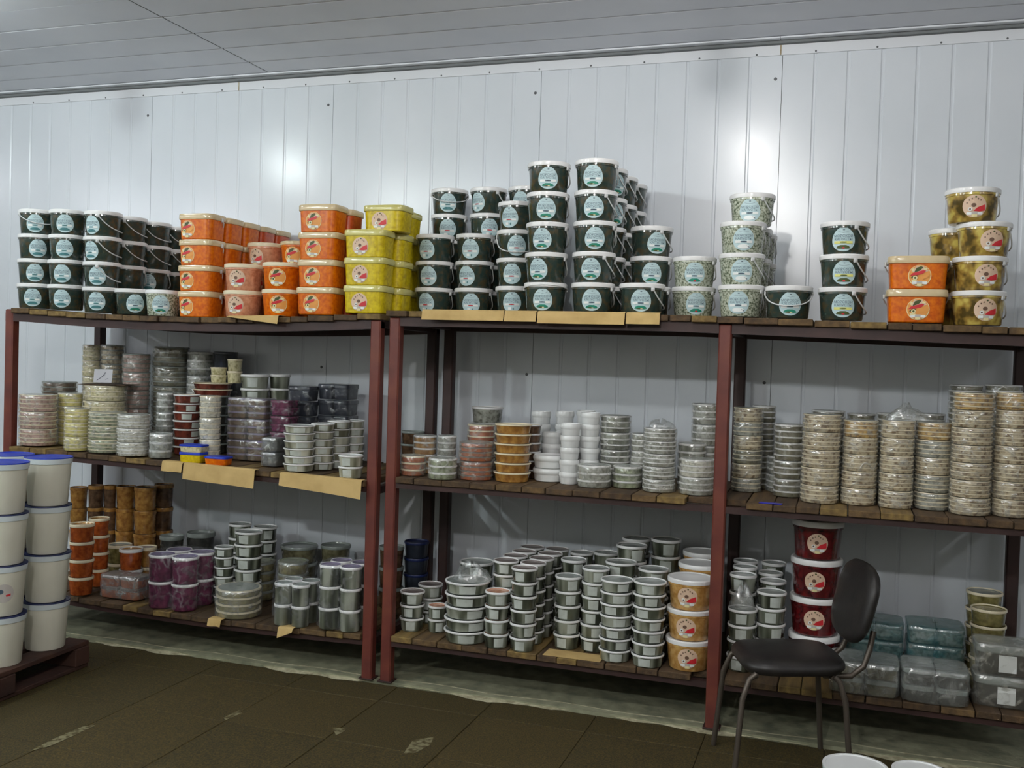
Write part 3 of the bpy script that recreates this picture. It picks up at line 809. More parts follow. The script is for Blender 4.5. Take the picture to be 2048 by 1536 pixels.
GS = 'pale speckled pails'
stack(pail, xat(1386, -.56), -.56, 2, 'T2', PH, 'pale speckled pail with red dot on label in low column', GS, 'speckle', lab='greenred', offs=[.15, .02], hands=[HB, HB], name='speckled_pail')
x9 = xat(1482, -.70)
stack(pail, x9, -.70, 3, 'T2', PH, 'pale speckled pail with white fish label above the middle post', GS, 'speckle', lab='white', offs=[-.12, .0, .05], hands=[HB, HF, HB], name='speckled_pail',
      after=lambda x, y, z: pail((x+.025, y+.09, z), 'speckle', 'topmost pale speckled pail set back on the white-label column', GS, lab='white', loff=-.12, handle=HF, name='speckled_pail'))
for j, (Y, nm) in enumerate(((-.505, 'first'), (-.31, 'second'))):
    stack(pail, x9+.008*(j+1), Y, 3, 'T2', PH, f'pale speckled pail in {nm} row behind the white-label column', GS, 'speckle', lab=None, hands=[HB, HF, HB], name='speckled_pail')
G3 = 'dark seaweed pails on the right part of the rack'
stack(pail, xat(1576, -.72), -.72, 1, 'T2', PH, 'single dark seaweed pail with its handle hanging across the label', G3, sw, lab='green', offs=[.08], hands=[(.0, -.62)])
stack(pail, xat(1684, -.74), -.74, 3, 'T2', PH, 'dark seaweed pail with yellow-band label in lone column of three', G3, sw, lab='yellow', offs=[.05, .02, -.05], hands=[HF, HF, HF])
stack(sqtub, xat(1836, -.73), -.73, 2, 'T2', .127, 'orange square carrot tub beside the mushroom pails', 'orange tubs on the long rack', 'carrot', lab='carrot', loff=.004, ax=.112, ay=.082, handle=True)
GM = 'mushroom pails on the long rack'
xm = xat(1954, -.735)
def mush(x, y):
    for i, dx in enumerate((0, 0, .010, -.035)):
        pail((x+dx, y, zon('T2', x, .1)+.001+i*.1285), 'mushroom', 'pail of marinated mushrooms with pink round label'+tierword(i, 4), GM, lab='salad', salad=1, loff=[.32, .3, .35, .1][i], handle=HB, name='mushroom_pail', r=.099, h=.1285)
place('T2', xm, -.735, [(0, .1)], mush)
stack(pail, xat(1905, -.53, 520), -.53, 3, 'T2', .1285, 'mushroom pail in row behind the labelled mushroom column', GM, 'mushroom', lab=None, hands=[HB]*3, name='mushroom_pail')

# ================================================================== MIDDLE SHELF, rack 1
GMID = 'wrapped packs of flat tubs on the middle shelf'
PACKS('M1', 36, 108, 790, 893, 3, 4, 'pinkdot', 'pink wrapped pack of flat tubs next to the end post', GMID, rim='lid_cream')
PACKS('M1', 84, 152, 764, 850, 4, 3, 'brownmix', 'brown wrapped tub pack behind the pink packs', GMID, Y=-.40, rim='lid_grey')
PACKS('M1', 110, 160, 818, 905, 3, 4, 'yellowdot', 'yellow wrapped pack of flat tubs beside pink packs', GMID, rim='lid_cream')
PACKS('M1', 112, 162, 787, 895, 4, 3, 'yellowdot', 'yellow wrapped pack in the row behind yellow packs', GMID, Y=-.56, rim='lid_cream')
PACKS('M1', 158, 234, 826, 908, 3, 4, 'greendot', 'pale green wrapped pack of tubs in front of cream packs', GMID, rim='lid_cream')
def card_after(x, y, z):
    o = mk('cardboard_sheet', box_mesh((.25, .2, .003), 'board_b', 0), None, (x+.01, y+.02, z+.004), .3); tag(o, 'dark brown cardboard sheet lying on the cream packs', 'cardboard')
PACKS('M1', 166, 250, 772, 890, 4, 3, 'creamdot', 'cream wrapped pack under the brown cardboard sheet', GMID, Y=-.52, rim='lid_cream', after=card_after)
PACKS('M1', 232, 296, 830, 914, 3, 4, 'whitedot', 'white wrapped tub pack beside pale green packs', GMID, rim='lid_white')
PACKS('M1', 163, 198, 690, 860, 6, 3, 'creamdot', 'small cream wrapped pack in thin column by the back post', GMID, Y=-.25, rim='lid_cream')
PACKS('M1', 200, 246, 690, 850, 5, 4, 'beigedot', 'beige wrapped pack in tall column near the wall', GMID, Y=-.22, rim='lid_grey')
PACKS('M1', 246, 300, 708, 860, 5, 4, 'pinkdot', 'pinkish wrapped pack in tall column behind white packs', GMID, Y=-.30, rim='lid_grey')
PACKS('M1', 298, 370, 694, 850, 5, 4, 'greyolive', 'dark olive wrapped pack in broad column near the wall', GMID, Y=-.20, rim='lid_grey')
PACKS('M1', 312, 348, 786, 880, 3, 3, 'greydot', 'grey wrapped tub pack behind the clear film bundle', GMID, Y=-.46, film='film_thick')
PACKS('M1', 298, 344, 868, 918, 1, 3, 'greydot', 'low clear film bundle of grey tubs at shelf front', GMID, film='film_thick')
TUBS('M1', 345, 399, 790, 912, 7, 'redbrown', 'reddish-brown tub with white rim in slanting middle-shelf column', 'reddish tubs on the middle shelf', lid='lid_cream', patch=.3)
PACKS('M1', 397, 440, 792, 924, 3, 4, 'whitedot', 'narrow whitish wrapped pack next to brown-violet tray packs', GMID, rim='lid_cream')
def brown_after(x, y, z):
    rr = (462-384)/2/pxm((x, y, z)); hb = height(x, y, z, rr, 766)/2
    for i in range(2):
        tub((x, y, z+i*hb), rr, hb-.0005, 'redbrown', 'flat red-brown tub with cream rim under cream cups'+tierword(i, 2), 'flat red-brown tubs', lid='lid_cream', rim='lid_cream')
    for j, (a, b, tp) in enumerate(((421, 453, 735), (454, 484, 718))):
        yq = y-.015+.03*j; q = aty((a+b)/2, 765, yq); r_ = (b-a)/2/pxm(q); hh = height(q.x, yq, z+2*hb+.001, r_, tp)
        for i in range(2):
            tub((q.x, yq, z+2*hb+.001+i*hh/2), r_, hh/2, 'creamdot', ('shorter' if j == 0 else 'taller')+' pair of cream cups on red-brown tubs'+tierword(i, 2), 'small cream cups', lid='lid_cream', rim='lid_cream', name='cream_cup', cat='cup')
TUBS('M1', 388, 458, 792, 880, 6, 'darkgrey', 'dark tub hidden under the flat red-brown tubs', 'dark tubs on the middle shelf', Y=-.36, patch=None, rim='lid_grey', after=brown_after)
PACKS('M1', 372, 424, 704, 860, 4, 3, 'greydot', 'grey film-wrapped pack by the wall behind red-brown tubs', GMID, Y=-.17, film='film_thick')
TUBS('M1', 424, 472, 704, 860, 5, 'black_tray', 'black tub in column by the wall behind cream cups', 'black tubs', Y=-.15, lid='black_tray', rim='black_tray', patch=None)
TUBS('M1', 484, 540, 750, 880, 6, 'greygreen', 'grey tub with white rim in column behind violet trays', 'grey tubs on the left middle shelf', Y=-.34, patch=.0)
TUBS('M1', 528, 570, 750, 880, 6, 'greygreen', 'grey tub with white rim in second column behind violet trays', 'grey tubs on the left middle shelf', Y=-.27, patch=None)
GTR = 'wrapped tray packs on the middle shelf'
def TRAYS(shelf, L, R, top, base, n, nt, content, desc, group, Y=None, ry=.07, k=.0, **kw):
    cx = (L+R)/2; zf = SHELF[shelf]
    p = atz(cx, base, zf(0)) if Y is None else aty(cx, base, Y)
    y = p.y+ry*.9 if Y is None else Y
    x = aty(cx, base, y).x if Y is not None else p.x-.3*ry*(.35 if cx < 1200 else 0)
    rx = (R-L)/2/pxm((x, y, zf(x)))*(1-k)
    def build(x, y):
        z = zon(shelf, x, rx); h = height(x, y, z, ry, top)/n
        for i in range(n):
            traypack((x, y, z+.001+i*h), rx, ry, h-.002, nt, content if isinstance(content, str) else content[i], desc+tierword(i, n), group, **kw)
    if rx > ry: foot = [(-(rx-ry), ry*1.02), (rx-ry, ry*1.02), (0, ry*1.02)]
    else: foot = [(0, rx*1.05)]
    place(shelf, x, y, foot, build)
TRAYS('M1', 442, 540, 796, 922, 3, 3, 'brownmix', 'wrapped pack of violet-brown trays beside white packs', GTR, ry=.062, cols=2, lid='lid_purple', k=.1)
TRAYS('M1', 545, 590, 800, 915, 4, 2, 'purple', 'deep purple wrapped tray pack behind pale-rimmed tubs', GTR, Y=-.52, ry=.06, lid='purple', film='film_thin')
TRAYS('M1', 580, 632, 772, 880, 5, 1, 'black_tray', 'black wrapped tray in left dark column near rack post', GTR, Y=-.36, ry=.06, lid='black_tray', film='film_thin')
TRAYS('M1', 640, 710, 768, 880, 5, 1, 'black_tray', 'black wrapped tray in wider dark column near rack post', GTR, Y=-.27, ry=.07, lid='black_tray', cols=2, film='film_thin')
TRAYS('M1', 528, 566, 876, 925, 2, 1, 'black_tray', 'dark film-wrapped tray between violet trays and pale-rimmed tubs', GTR, Y=-.62, ry=.05, film='film_thick', lid='black_tray')
GP = 'pale-rimmed grey tubs on the left middle shelf'
for j, (a, b, t, bs, Y) in enumerate(((566, 629, 852, 938, -.70), (620, 668, 848, 930, -.60), (652, 700, 843, 925, -.50), (682, 728, 842, 920, -.41))):
    TUBS('M1', a, b, t, bs, 6, 'palegrey', f'pale-rimmed grey tub in {["front","second","third","rear"][j]} column by the rack post', GP, Y=Y, patch=-.2)
TUBS('M1', 676, 726, 912, 948, 2, 'palegrey', 'small grey tub at shelf edge over cardboard beside the post', 'pair of grey tubs by the post', Y=-.755, patch=0)
# yellow boxes with blue lids
def bluebox(L, R, top, base, content, desc, Y, z=None):
    x = aty((L+R)/2, base, Y).x; z = zon('M1', x, .06)+.001 if z is None else z
    rx = (R-L)/2/pxm((x, Y, z)); h = height(x, Y, z, .04, top)
    e = root('sample_box', (x, Y, z), desc, 'box', 'small boxes with blue lids'); e.rotation_euler = (0, 0, .1)
    mk('body', lathe('box_body', [(.86, 0), (.9, .003), (.95, h*.75)], [content], 40, 6, rx, .042), e)
    mk('lid', lathe('box_lid', [(.97, h*.75), (1, h*.77), (1, h*.95), (.97, h), (.9, h)], ['lid_blue'], 40, 6, rx, .042), e)
    return z+h
zb = bluebox(362, 412, 905, 920, 'yellowcab', 'lower of two small yellow boxes with blue lids', -.765)
bluebox(362, 414, 890, 905, 'creamdot', 'upper of two small pale boxes with blue lids', -.765, zb+.0005)
bluebox(412, 462, 914, 926, 'carrot', 'single small orange box with blue lid at shelf edge', -.765)

# ================================================================== MIDDLE SHELF, rack 2
GM2 = 'tubs on the long rack middle shelf'
PACKS('M2', 800, 852, 912, 953, 1, 3, 'orangecav', 'orange-red wrapped tub pack next to the rack post', GM2, rim='lid_cream')
PACKS('M2', 824, 872, 872, 938, 2, 3, 'amber', 'amber wrapped tub pack behind orange-red pack by the post', GM2, Y=-.58)
PACKS('M2', 852, 912, 918, 962, 1, 3, 'greendot', 'pale green wrapped tub pack at front near the post', GM2)
PACKS('M2', 872, 912, 872, 945, 2, 3, 'greydot', 'crumpled film bag of pale tubs behind pale green pack', GM2, Y=-.585, film='film_thick')
PACKS('M2', 914, 985, 886, 962, 2, 4, 'orangecav', 'orange-brown wrapped tub pack beside pale green pack', GM2, rim='lid_brown')
PACKS('M2', 932, 990, 850, 935, 3, 3, 'orangecav', 'reddish wrapped tub pack behind the orange-brown packs', GM2, Y=-.56, rim='lid_cream')
TUBS('M2', 940, 1004, 815, 920, 4, 'greydot', 'pale grey translucent tub near the wall above reddish packs', 'pale grey tubs by the wall', Y=-.25, patch=None, lid='lid_grey')
TUBS('M2', 985, 1060, 850, 966, 6, 'amber', 'amber-brown tub with cream rim beside white tubs', GM2, lid='lid_cream', rim='lid_cream', patch=None)
TUBS('M2', 1032, 1084, 850, 940, 6, 'brownmix', 'brown tub in column behind the cream-rimmed amber tubs', GM2, Y=-.50, lid='lid_cream', patch=None)
GW = 'white plastic tubs on the middle shelf'
W = dict(lid='white_plastic', rim='white_plastic', patch=None, name='white_tub')
TUBS('M2', 1064, 1132, 912, 967, 2, 'white_plastic', 'large white plastic tub at front of shelf', GW, **W)
TUBS('M2', 1076, 1120, 866, 945, 4, 'white_plastic', 'small white tub in column behind the large white tubs', GW, Y=-.575, **W)
TUBS('M2', 1118, 1158, 848, 942, 5, 'white_plastic', 'small white tub in column right behind large white tubs', GW, Y=-.60, **W)
TUBS('M2', 1158, 1198, 826, 942, 6, 'white_plastic', 'small white tub in tallest column next to grey-green packs', GW, Y=-.56, **W)
TUBS('M2', 1060, 1100, 824, 920, 5, 'white_plastic', 'white tub in first wall column behind small white tubs', GW, Y=-.28, **W)
TUBS('M2', 1108, 1146, 824, 920, 5, 'white_plastic', 'white tub in second wall column behind small white tubs', GW, Y=-.26, **W)
TUBS('M2', 1150, 1188, 822, 920, 5, 'white_plastic', 'white tub in third wall column behind small white tubs', GW, Y=-.24, **W)
GG = 'grey-green wrapped packs on the long rack'
PACKS('M2', 1153, 1222, 932, 977, 1, 3, 'greydot', 'low grey wrapped pack in front of tall white column', GG)
PACKS('M2', 1198, 1262, 832, 945, 4, 3, 'greygreen', 'grey-green wrapped pack in column next to tallest white tubs', GG, Y=-.54)
PACKS('M2', 1222, 1284, 934, 978, 1, 3, 'greendot', 'low greenish wrapped pack beside low grey pack', GG)
PACKS('M2', 1258, 1300, 868, 950, 3, 3, 'greydot', 'grey wrapped pack in short column behind greenish pack', GG, Y=-.50)
PACKS('M2', 1283, 1350, 858, 986, 5, 3, 'greydot', 'silvery wrapped pack in tall front column of five', GG, after=lambda x, y, z: bag(x, y, z, .055, .05, .03, 'film bag knot on top of the silvery front column', 8))
PACKS('M2', 1356, 1428, 920, 992, 2, 3, ['greydot', 'whitedot'], 'large silvery wrapped pack next to the middle post', GG)
PACKS('M2', 1352, 1412, 888, 960, 2, 3, 'greygreen', 'grey wrapped pack behind silvery packs by the middle post', GG, Y=-.55)
PACKS('M2', 1380, 1438, 808, 930, 4, 3, 'greydot', 'grey wrapped pack in tall wall column by the middle post', GG, Y=-.36)
GB = 'beige wrapped packs on the long rack'
PACKS('M2', 1462, 1522, 816, 985, 6, 3, ['greydot', 'beigedot', 'greyolive', 'beigedot', 'greydot', 'beigedot'], 'beige wrapped pack in tall column just past the middle post', GB, rim='lid_cream')
PACKS('M2', 1500, 1548, 812, 940, 5, 3, 'greyolive', 'olive wrapped pack in column behind tall beige column', GB, Y=-.36)
PACKS('M2', 1530, 1604, 915, 992, 2, 3, 'greydot', 'film-wrapped silvery pack over the blue strip', GB, film='film_thick')
PACKS('M2', 1546, 1608, 850, 950, 4, 3, 'greyolive', 'dark olive wrapped pack behind film-wrapped silvery packs', GB, Y=-.50)
cols9 = [(1602, 1678, 830, 1008, 'beigedot', 'first', 5), (1680, 1750, 842, 1012, 'goldendot', 'second', 5), (1756, 1822, 842, 1018, 'beigedot', 'third', 5), (1826, 1896, 846, 1022, 'greydot', 'fourth', 5), (1900, 1978, 786, 1032, 'goldendot', 'fifth', 7), (1980, 2058, 786, 1036, 'goldendot', 'sixth', 7)]
for L, R, t, b, c, nm, n in cols9:
    alt = {'beigedot': 'goldendot', 'goldendot': 'beigedot', 'greydot': 'beigedot'}[c]
    cc_ = ['beigedot' if i < n-1 else c for i in range(n)] if nm != 'fourth' else ['greydot', 'greydot', 'beigedot', 'greydot', 'goldendot']
    PACKS('M2', L, R, t, b, n, 4, cc_, f'beige wrapped pack in {nm} front column past olive packs', GB, rim='lid_cream', after=(lambda x, y, z: bag(x+.03, y, z, .075, .05, .05, 'shiny crumpled film bag on the third beige column', 11)) if nm == 'third' else None)
for L, R, t, b, nm, n, Y in ((1626, 1692, 822, 930, 'first', 5, -.30), (1690, 1746, 828, 930, 'second', 5, -.28), (1756, 1826, 828, 930, 'third', 5, -.30), (1836, 1896, 828, 930, 'fourth', 5, -.30), (1888, 1952, 770, 930, 'fifth', 7, -.32), (1960, 2030, 770, 930, 'sixth', 7, -.34)):
    PACKS('M2', L, R, t, b, n, 3, 'greyolive', f'olive wrapped pack behind the {nm} beige column', GB, Y=Y)

# ================================================================== BOTTOM SHELF, rack 1
GC = 'orange tubs on the bottom shelf'
TUBS('B1', 136, 184, 1050, 1192, 4, 'orangecav', 'tall orange tub with cream rim next to stacked white buckets', GC, lid='amber', rim='lid_cream', patch=None)
TUBS('B1', 176, 216, 1038, 1180, 4, 'orangecav', 'tall orange tub in second column from stacked white buckets', GC, Y=-.57, lid='amber', rim='lid_cream', patch=None)
GA = 'amber tubs on the bottom shelf'
for j, (a, b, t, n) in enumerate(((138, 172, 976, 4), (174, 206, 972, 4), (206, 230, 972, 4), (230, 268, 974, 4), (266, 310, 976, 4), (306, 344, 970, 4))):
    TUBS('B1', a, b, t, 1120, n, 'amber' if j in (0, 3, 4) else 'brownmix', f'amber tub near the wall, {["first","second","third","fourth","fifth","sixth"][j]} column from white buckets', GA, Y=-.34 if j < 5 else -.22, lid='lid_brown', rim='amber', patch=None)
TRAYS('B1', 186, 290, 1152, 1205, 1, 2, 'orangecav', 'orange-brown tub pack crumpled in clear film at front', 'film packs on the bottom shelf', ry=.06, film='film_thick', cols=2, lid='lid_brown', k=.1)
TUBS('B1', 238, 284, 1100, 1180, 2, 'orangecav', 'bright orange tub with white rim above crumpled film pack', GC, Y=-.55, lid='amber', rim='lid_white', patch=None)
TUBS('B1', 272, 312, 1096, 1175, 2, 'amber', 'amber tub behind bright orange tubs and crumpled pack', GC, Y=-.44, lid='lid_brown', rim='lid_cream', patch=None)
TUBS('B1', 214, 262, 1092, 1160, 2, 'olive', 'olive tub with cream rim behind bright orange tubs', GC, Y=-.42, lid='lid_grey', rim='lid_cream', patch=None)
# purple film block: four tubs in two layers
def block(shelf, L, R, top, base, content, desc, group, lid='lid_grey', rim='lid_white', cols=2, layers=2, ry=.058, film='film_thin', Y=None):
    cx = (L+R)/2; p = atz(cx, base, SHELF[shelf](0)); y = p.y+ry if Y is None else Y
    x = p.x if Y is None else aty(cx, base, Y).x
    rx = (R-L)/2/pxm((x, y, SHELF[shelf](x)))*.9; r = rx/cols
    def build(x, y):
        z = zon(shelf, x, rx); H = height(x, y, z, 2*r, top)
        e = root('wrapped_tub_block', (x, y, z+.001), desc, 'pack', group)
        for l in range(layers):
            for c in range(cols):
                for row in (-1, 1):
                    mk('tub', tub_mesh(r*.97, H/layers*.97, content, lid, rim), e, (-rx+r*(2*c+1), row*r*.98, l*H/layers*.985))
        wr = mk('wrap', wrap_mesh(rx*1.02, 2*r, H, film, 5, .6, int(cx)), e); wr['label'] = 'clear crinkled plastic wrap'
    place(shelf, x, y, [(-(rx-r*1.6), r*1.8), (rx-r*1.6, r*1.8), (0, 2.06*r)], build)
block('B1', 288, 408, 1112, 1216, 'purple', 'purple beet tubs wrapped together in film', 'film packs on the bottom shelf', lid='lid_purple')
TUBS('B1', 318, 366, 1074, 1150, 2, 'darkgrey', 'dark tub with grey rim behind purple block', 'dark tubs on the bottom shelf', Y=-.36, rim='lid_grey', patch=None)
TUBS('B1', 372, 428, 1068, 1150, 2, 'darkgrey', 'broad dark tub with grey rim behind purple block', 'dark tubs on the bottom shelf', Y=-.28, rim='lid_grey', patch=None)
GT = 'white-rimmed tubs on the left bottom shelf'
TUBS('B1', 427, 466, 1096, 1215, 6, 'greygreen', 'white-rimmed tub in thin column beside purple block', GT, Y=-.56)
TUBS('B1', 466, 521, 1066, 1205, 6, 'greygreen', 'white-rimmed tub in tall column behind film packs', GT, Y=-.52)
TUBS('B1', 455, 500, 1050, 1160, 5, 'greygreen', 'white-rimmed tub in wall column behind tall column', GT, Y=-.27)
TUBS('B1', 504, 552, 1056, 1160, 5, 'greygreen', 'white-rimmed tub in second wall column behind film packs', GT, Y=-.27)
GF = 'film packs on the bottom shelf'
PACKS('B1', 430, 522, 1182, 1243, 1, 4, 'olive', 'round yellow-pink tub pack in loose film at front', GF, film='film_thick', rim='lid_cream', Y=-.70)
PACKS('B1', 488, 550, 1126, 1210, 2, 2, 'olive', 'green-lidded wrapped pack behind the yellow-pink pack', GF, lid='greendot', rim='lid_grey', Y=-.46)
PACKS('B1', 553, 616, 1126, 1210, 2, 2, 'olive', 'green-lidded wrapped pack behind the grey film block', GF, lid='greendot', rim='lid_grey', Y=-.48)
block('B1', 532, 618, 1168, 1256, 'greygreen', 'grey tub block in shiny film at the shelf front', GF, lid='lid_grey', ry=.05)
block('B1', 620, 722, 1132, 1268, 'greygreen', 'tall grey tub block with violet lids beside the rack post', GF, lid='lid_purple', layers=3, ry=.055)
TUBS('B1', 560, 634, 1096, 1160, 3, 'greyolive', 'dark olive tub near the wall behind green-lidded block', 'olive tubs on the bottom shelf', Y=-.22, rim='lid_grey', patch=None)
TUBS('B1', 640, 700, 1094, 1160, 3, 'greyolive', 'dark olive tub near the wall behind violet-lidded block', 'olive tubs on the bottom shelf', Y=-.24, rim='lid_grey', patch=None)
TUBS('B1', 806, 856, 1086, 1180, 4, 'black_tray', 'dark tub with blue lid in the gap between racks', 'tubs in the gap between racks', Y=-.22, lid='lid_darkblue', rim='lid_darkblue', patch=None)
TUBS('M1', 800, 848, 864, 930, 3, 'brownmix', 'brown tub on middle shelf end in the gap between racks', 'tubs in the gap between racks', Y=-.24, rim='lid_grey', patch=None)
TUBS('B1', 756, 806, 1096, 1190, 3, 'brownmix', 'brownish tub seen in the gap between racks', 'tubs in the gap between racks', Y=-.30, rim='lid_grey', patch=None)

# ================================================================== BOTTOM SHELF, rack 2
G5 = 'white-rimmed tubs on the long rack bottom shelf'
def T5(L, R, t, b, n, desc, Y=None, content='greygreen', lid='lid_grey', p=0.0, after=None): TUBS('B2', L, R, t, b, n, content, desc, G5, Y=Y, lid=lid, patch=p, after=after)
T5(798, 848, 1186, 1264, 3, 'white-rimmed tub in low column next to rack post', lid='lid_brown')
T5(834, 884, 1172, 1245, 3, 'white-rimmed tub in column behind low column by post', Y=-.50, lid='lid_brown')
T5(854, 894, 1214, 1268, 2, 'small white-rimmed tub with pinkish lid beside low column', Y=-.64, lid='pinkcab')
T5(885, 976, 1168, 1291, 5, 'broad white-rimmed tub in column with film on top', after=lambda x, y, z: bag(x+.02, y, z, .085, .07, .06, 'crumpled clear film bag on the broad white-rimmed tubs', 3))
T5(916, 986, 1128, 1230, 4, 'broad white-rimmed tub in column behind film-topped column', Y=-.44)
T5(964, 1016, 1186, 1300, 4, 'white-rimmed tub with reddish lid beside broad tubs', lid='pinkcab')
rows = ['second', 'third', 'fourth', 'fifth']
xr, yr, zr_, rr_ = spot('B2', 1016, 1071, 1306)
Hr = height(xr, yr, zr_, rr_, 1140)
def rowstack(x, Y, desc):
    def build(x, y):
        for i in range(6): tub((x, y, zr_+.001+i*Hr/6), rr_*.98, Hr/6, 'greygreen', desc+tierword(i, 6), G5, lid='lid_brown', patch_a=random.uniform(-.6, .6))
    place('B2', x, Y, [(0, rr_)], build)
for j in range(5): rowstack(xr+.004*j, yr+j*.121, 'white-rimmed tub in front of long row with brown lids' if j == 0 else f'white-rimmed tub, {rows[j-1]} in long brown-lidded row')
for j in range(4): rowstack(xr-.124+.004*j, yr+.12+j*.121, f'white-rimmed tub, {["first","second","third","fourth"][j]} in row alongside brown-lidded row')
T5(1106, 1160, 1156, 1300, 5, 'white-rimmed tub in first column past the brown-lidded row')
T5(1158, 1213, 1140, 1306, 6, 'white-rimmed tub in second column past the brown-lidded row')
T5(1118, 1170, 1122, 1230, 5, 'white-rimmed tub behind first column past brown-lidded row', Y=-.46)
T5(1134, 1182, 1108, 1200, 5, 'white-rimmed tub near wall behind first column', Y=-.26)
T5(1184, 1234, 1108, 1200, 5, 'white-rimmed tub near wall behind second column', Y=-.26)
T5(1196, 1262, 1164, 1326, 7, 'white-rimmed tub in seven-high column on pale sheet')
T5(1206, 1270, 1128, 1270, 6, 'white-rimmed tub in column behind seven-high column', Y=-.56)
T5(1228, 1290, 1094, 1230, 6, 'white-rimmed tub in third rank behind seven-high column', Y=-.40)
T5(1240, 1298, 1080, 1200, 6, 'white-rimmed tub by wall behind seven-high column', Y=-.22)
T5(1263, 1330, 1168, 1338, 7, 'white-rimmed tub in column next to beige pails')
T5(1272, 1334, 1142, 1270, 6, 'white-rimmed tub behind column next to beige pails', Y=-.57)
T5(1298, 1358, 1082, 1210, 6, 'white-rimmed tub by wall behind beige pails', Y=-.28)
GBP = 'beige salad pails on the bottom shelf'
def PAILS(shelf, L, R, top, base, n, content, desc, group, name, Y=None, lid='lid_white', offs=0, lab='salad'):
    x, y, z, r = spot(shelf, L, R, base, Y)
    def build(x, y):
        z = zon(shelf, x, r); h = height(x, y, z, r, top)/n
        for i in range(n):
            pail((x, y, z+.001+i*h), content, desc+tierword(i, n), group, lab=lab, salad=1, loff=offs+random.uniform(-.1, .1), handle=None, name=name, r=r, h=h, lid=lid)
    place(shelf, x, y, [(0, r)], build)
PAILS('B2', 1330, 1424, 1162, 1352, 3, 'beige_salad', 'beige salad pail with white lid beside the middle post', GBP, 'salad_pail', offs=-.1)
PAILS('B2', 1352, 1436, 1132, 1280, 3, 'beige_salad', 'beige salad pail in row behind the labelled beige pails', GBP, 'salad_pail', Y=-.50, lab=None)
PAILS('B2', 1362, 1440, 1108, 1230, 3, 'beige_salad', 'beige salad pail by wall behind labelled beige pails', GBP, 'salad_pail', Y=-.30, lab=None)
G6 = 'white-rimmed tubs past the middle post'
def T6(L, R, t, b, n, desc, Y=None, after=None): TUBS('B2', L, R, t, b, n, 'greygreen', desc, G6, Y=Y, patch=0.0, after=after)
T6(1452, 1510, 1222, 1345, 4, 'white-rimmed tub under film just past the middle post', after=lambda x, y, z: bag(x, y, z, .05, .045, .09, 'crumpled clear film bag on tubs past the middle post', 5))
T6(1455, 1508, 1152, 1300, 5, 'white-rimmed tub in row behind film column past post', Y=-.56)
T6(1462, 1510, 1136, 1250, 5, 'white-rimmed tub in third rank past the post', Y=-.43)
T6(1464, 1512, 1124, 1230, 5, 'white-rimmed tub by wall past the post', Y=-.26)
T6(1508, 1567, 1188, 1345, 5, 'white-rimmed tub in column in front of dark red pails')
T6(1514, 1568, 1165, 1300, 5, 'white-rimmed tub in second rank beside dark red pails', Y=-.55)
T6(1512, 1562, 1148, 1260, 5, 'white-rimmed tub in third rank beside dark red pails', Y=-.42)
T6(1520, 1568, 1128, 1230, 5, 'white-rimmed tub by wall beside dark red pails', Y=-.24)
PAILS('B2', 1576, 1676, 1045, 1320, 4, 'beet', 'dark red beet pail with white lid behind the chair', 'dark red beet pails', 'beet_pail', Y=-.52, offs=-.05)
GTL = 'teal film packs on the bottom shelf'
def FLAT(L, R, t, b, n, mt, content, desc, Y=None, film='film_teal'): TRAYS('B2', L, R, t, b, n, mt, content, desc, GTL, Y=Y, ry=.10, film=film, lid='lid_grey', cols=2)
FLAT(1668, 1798, 1325, 1392, 1, 2, 'greyolive', 'clear film pack of olive trays under teal film packs', film='film_thick')
FLAT(1690, 1798, 1245, 1350, 3, 1, 'greydot', 'teal film-wrapped tray pack behind the chair back', Y=-.40)
FLAT(1804, 1928, 1340, 1410, 1, 2, 'darkgrey', 'dark tray pack in clear film at front below teal packs', film='film_thick')
FLAT(1812, 1918, 1255, 1365, 3, 1, 'greydot', 'teal film-wrapped tray pack beside white-stickered trays', Y=-.40)
TUBS('B2', 1938, 2006, 1222, 1352, 5, 'olive', 'olive tub with beige rim behind white-stickered trays', 'olive tubs at the rack end', Y=-.50, lid='olive', rim='lid_cream', patch=None)
TUBS('B2', 1930, 1998, 1188, 1300, 5, 'olive', 'olive tub with beige rim by wall near the rack end', 'olive tubs at the rack end', Y=-.30, lid='lid_grey', rim='lid_cream', patch=None)
TRAYS('B2', 1952, 2070, 1290, 1418, 2, 1, 'darkgrey', 'dark wrapped tray with a white square sticker', 'stickered dark trays', ry=.08, film='film', sticker=.0, lid='lid_grey')

settle()

# ================================================================== blue-lidded buckets on a pallet
def bucket(loc, label, group, lid='lid_blue', r=.104, h=.216, name='plastic_bucket', sticker=False, skirt=True):
    e = root(name, loc, label, 'bucket', group)
    mk('body', cached(('bb', r, h), lambda: lathe('bucket', [(r*.78, 0), (r*.80, .004), (r*.915, h*.86), (r*.93, h*.862), (r*.955, h*.868), (r*.985, h*.975), (r*.95, h*.972)], ['bucket_white', 'bucket_rim'], 40, pm=[0, 0, 0, 1, 1, 1])), e)
    l = mk('lid', cached(('bl', r, h, lid), lambda: lathe('bucket_lid', [(r*.955, h*.976), (r*.988, h*.978), (r*.98, h*.998), (r*.90, h*.998), (r*.885, h*.986)], [lid], 40)), e)
    if sticker:
        mk('label', cached(('bst', r, h), lambda: label_mesh('label', [('label_grey', ell(0, 0, .040, .040, 24)), ('label_red', [(.008, -.006), (.028, -.002), (.027, -.012), (.010, -.014)]), ('label_dark', ell(-.012, .008, .012, .010, 10))], wrap_cone(r*.80, r*.915, h*.86, h*.46))), e, rz=cam_az(loc[0], loc[1])+.1)
    return e
GBK = 'white buckets with blue lids on the pallet'
ZP = .125
b2 = atz(90, 1303, ZP); dv = Vector((b2.x-CAM_P.x, b2.y-CAM_P.y)).normalized()
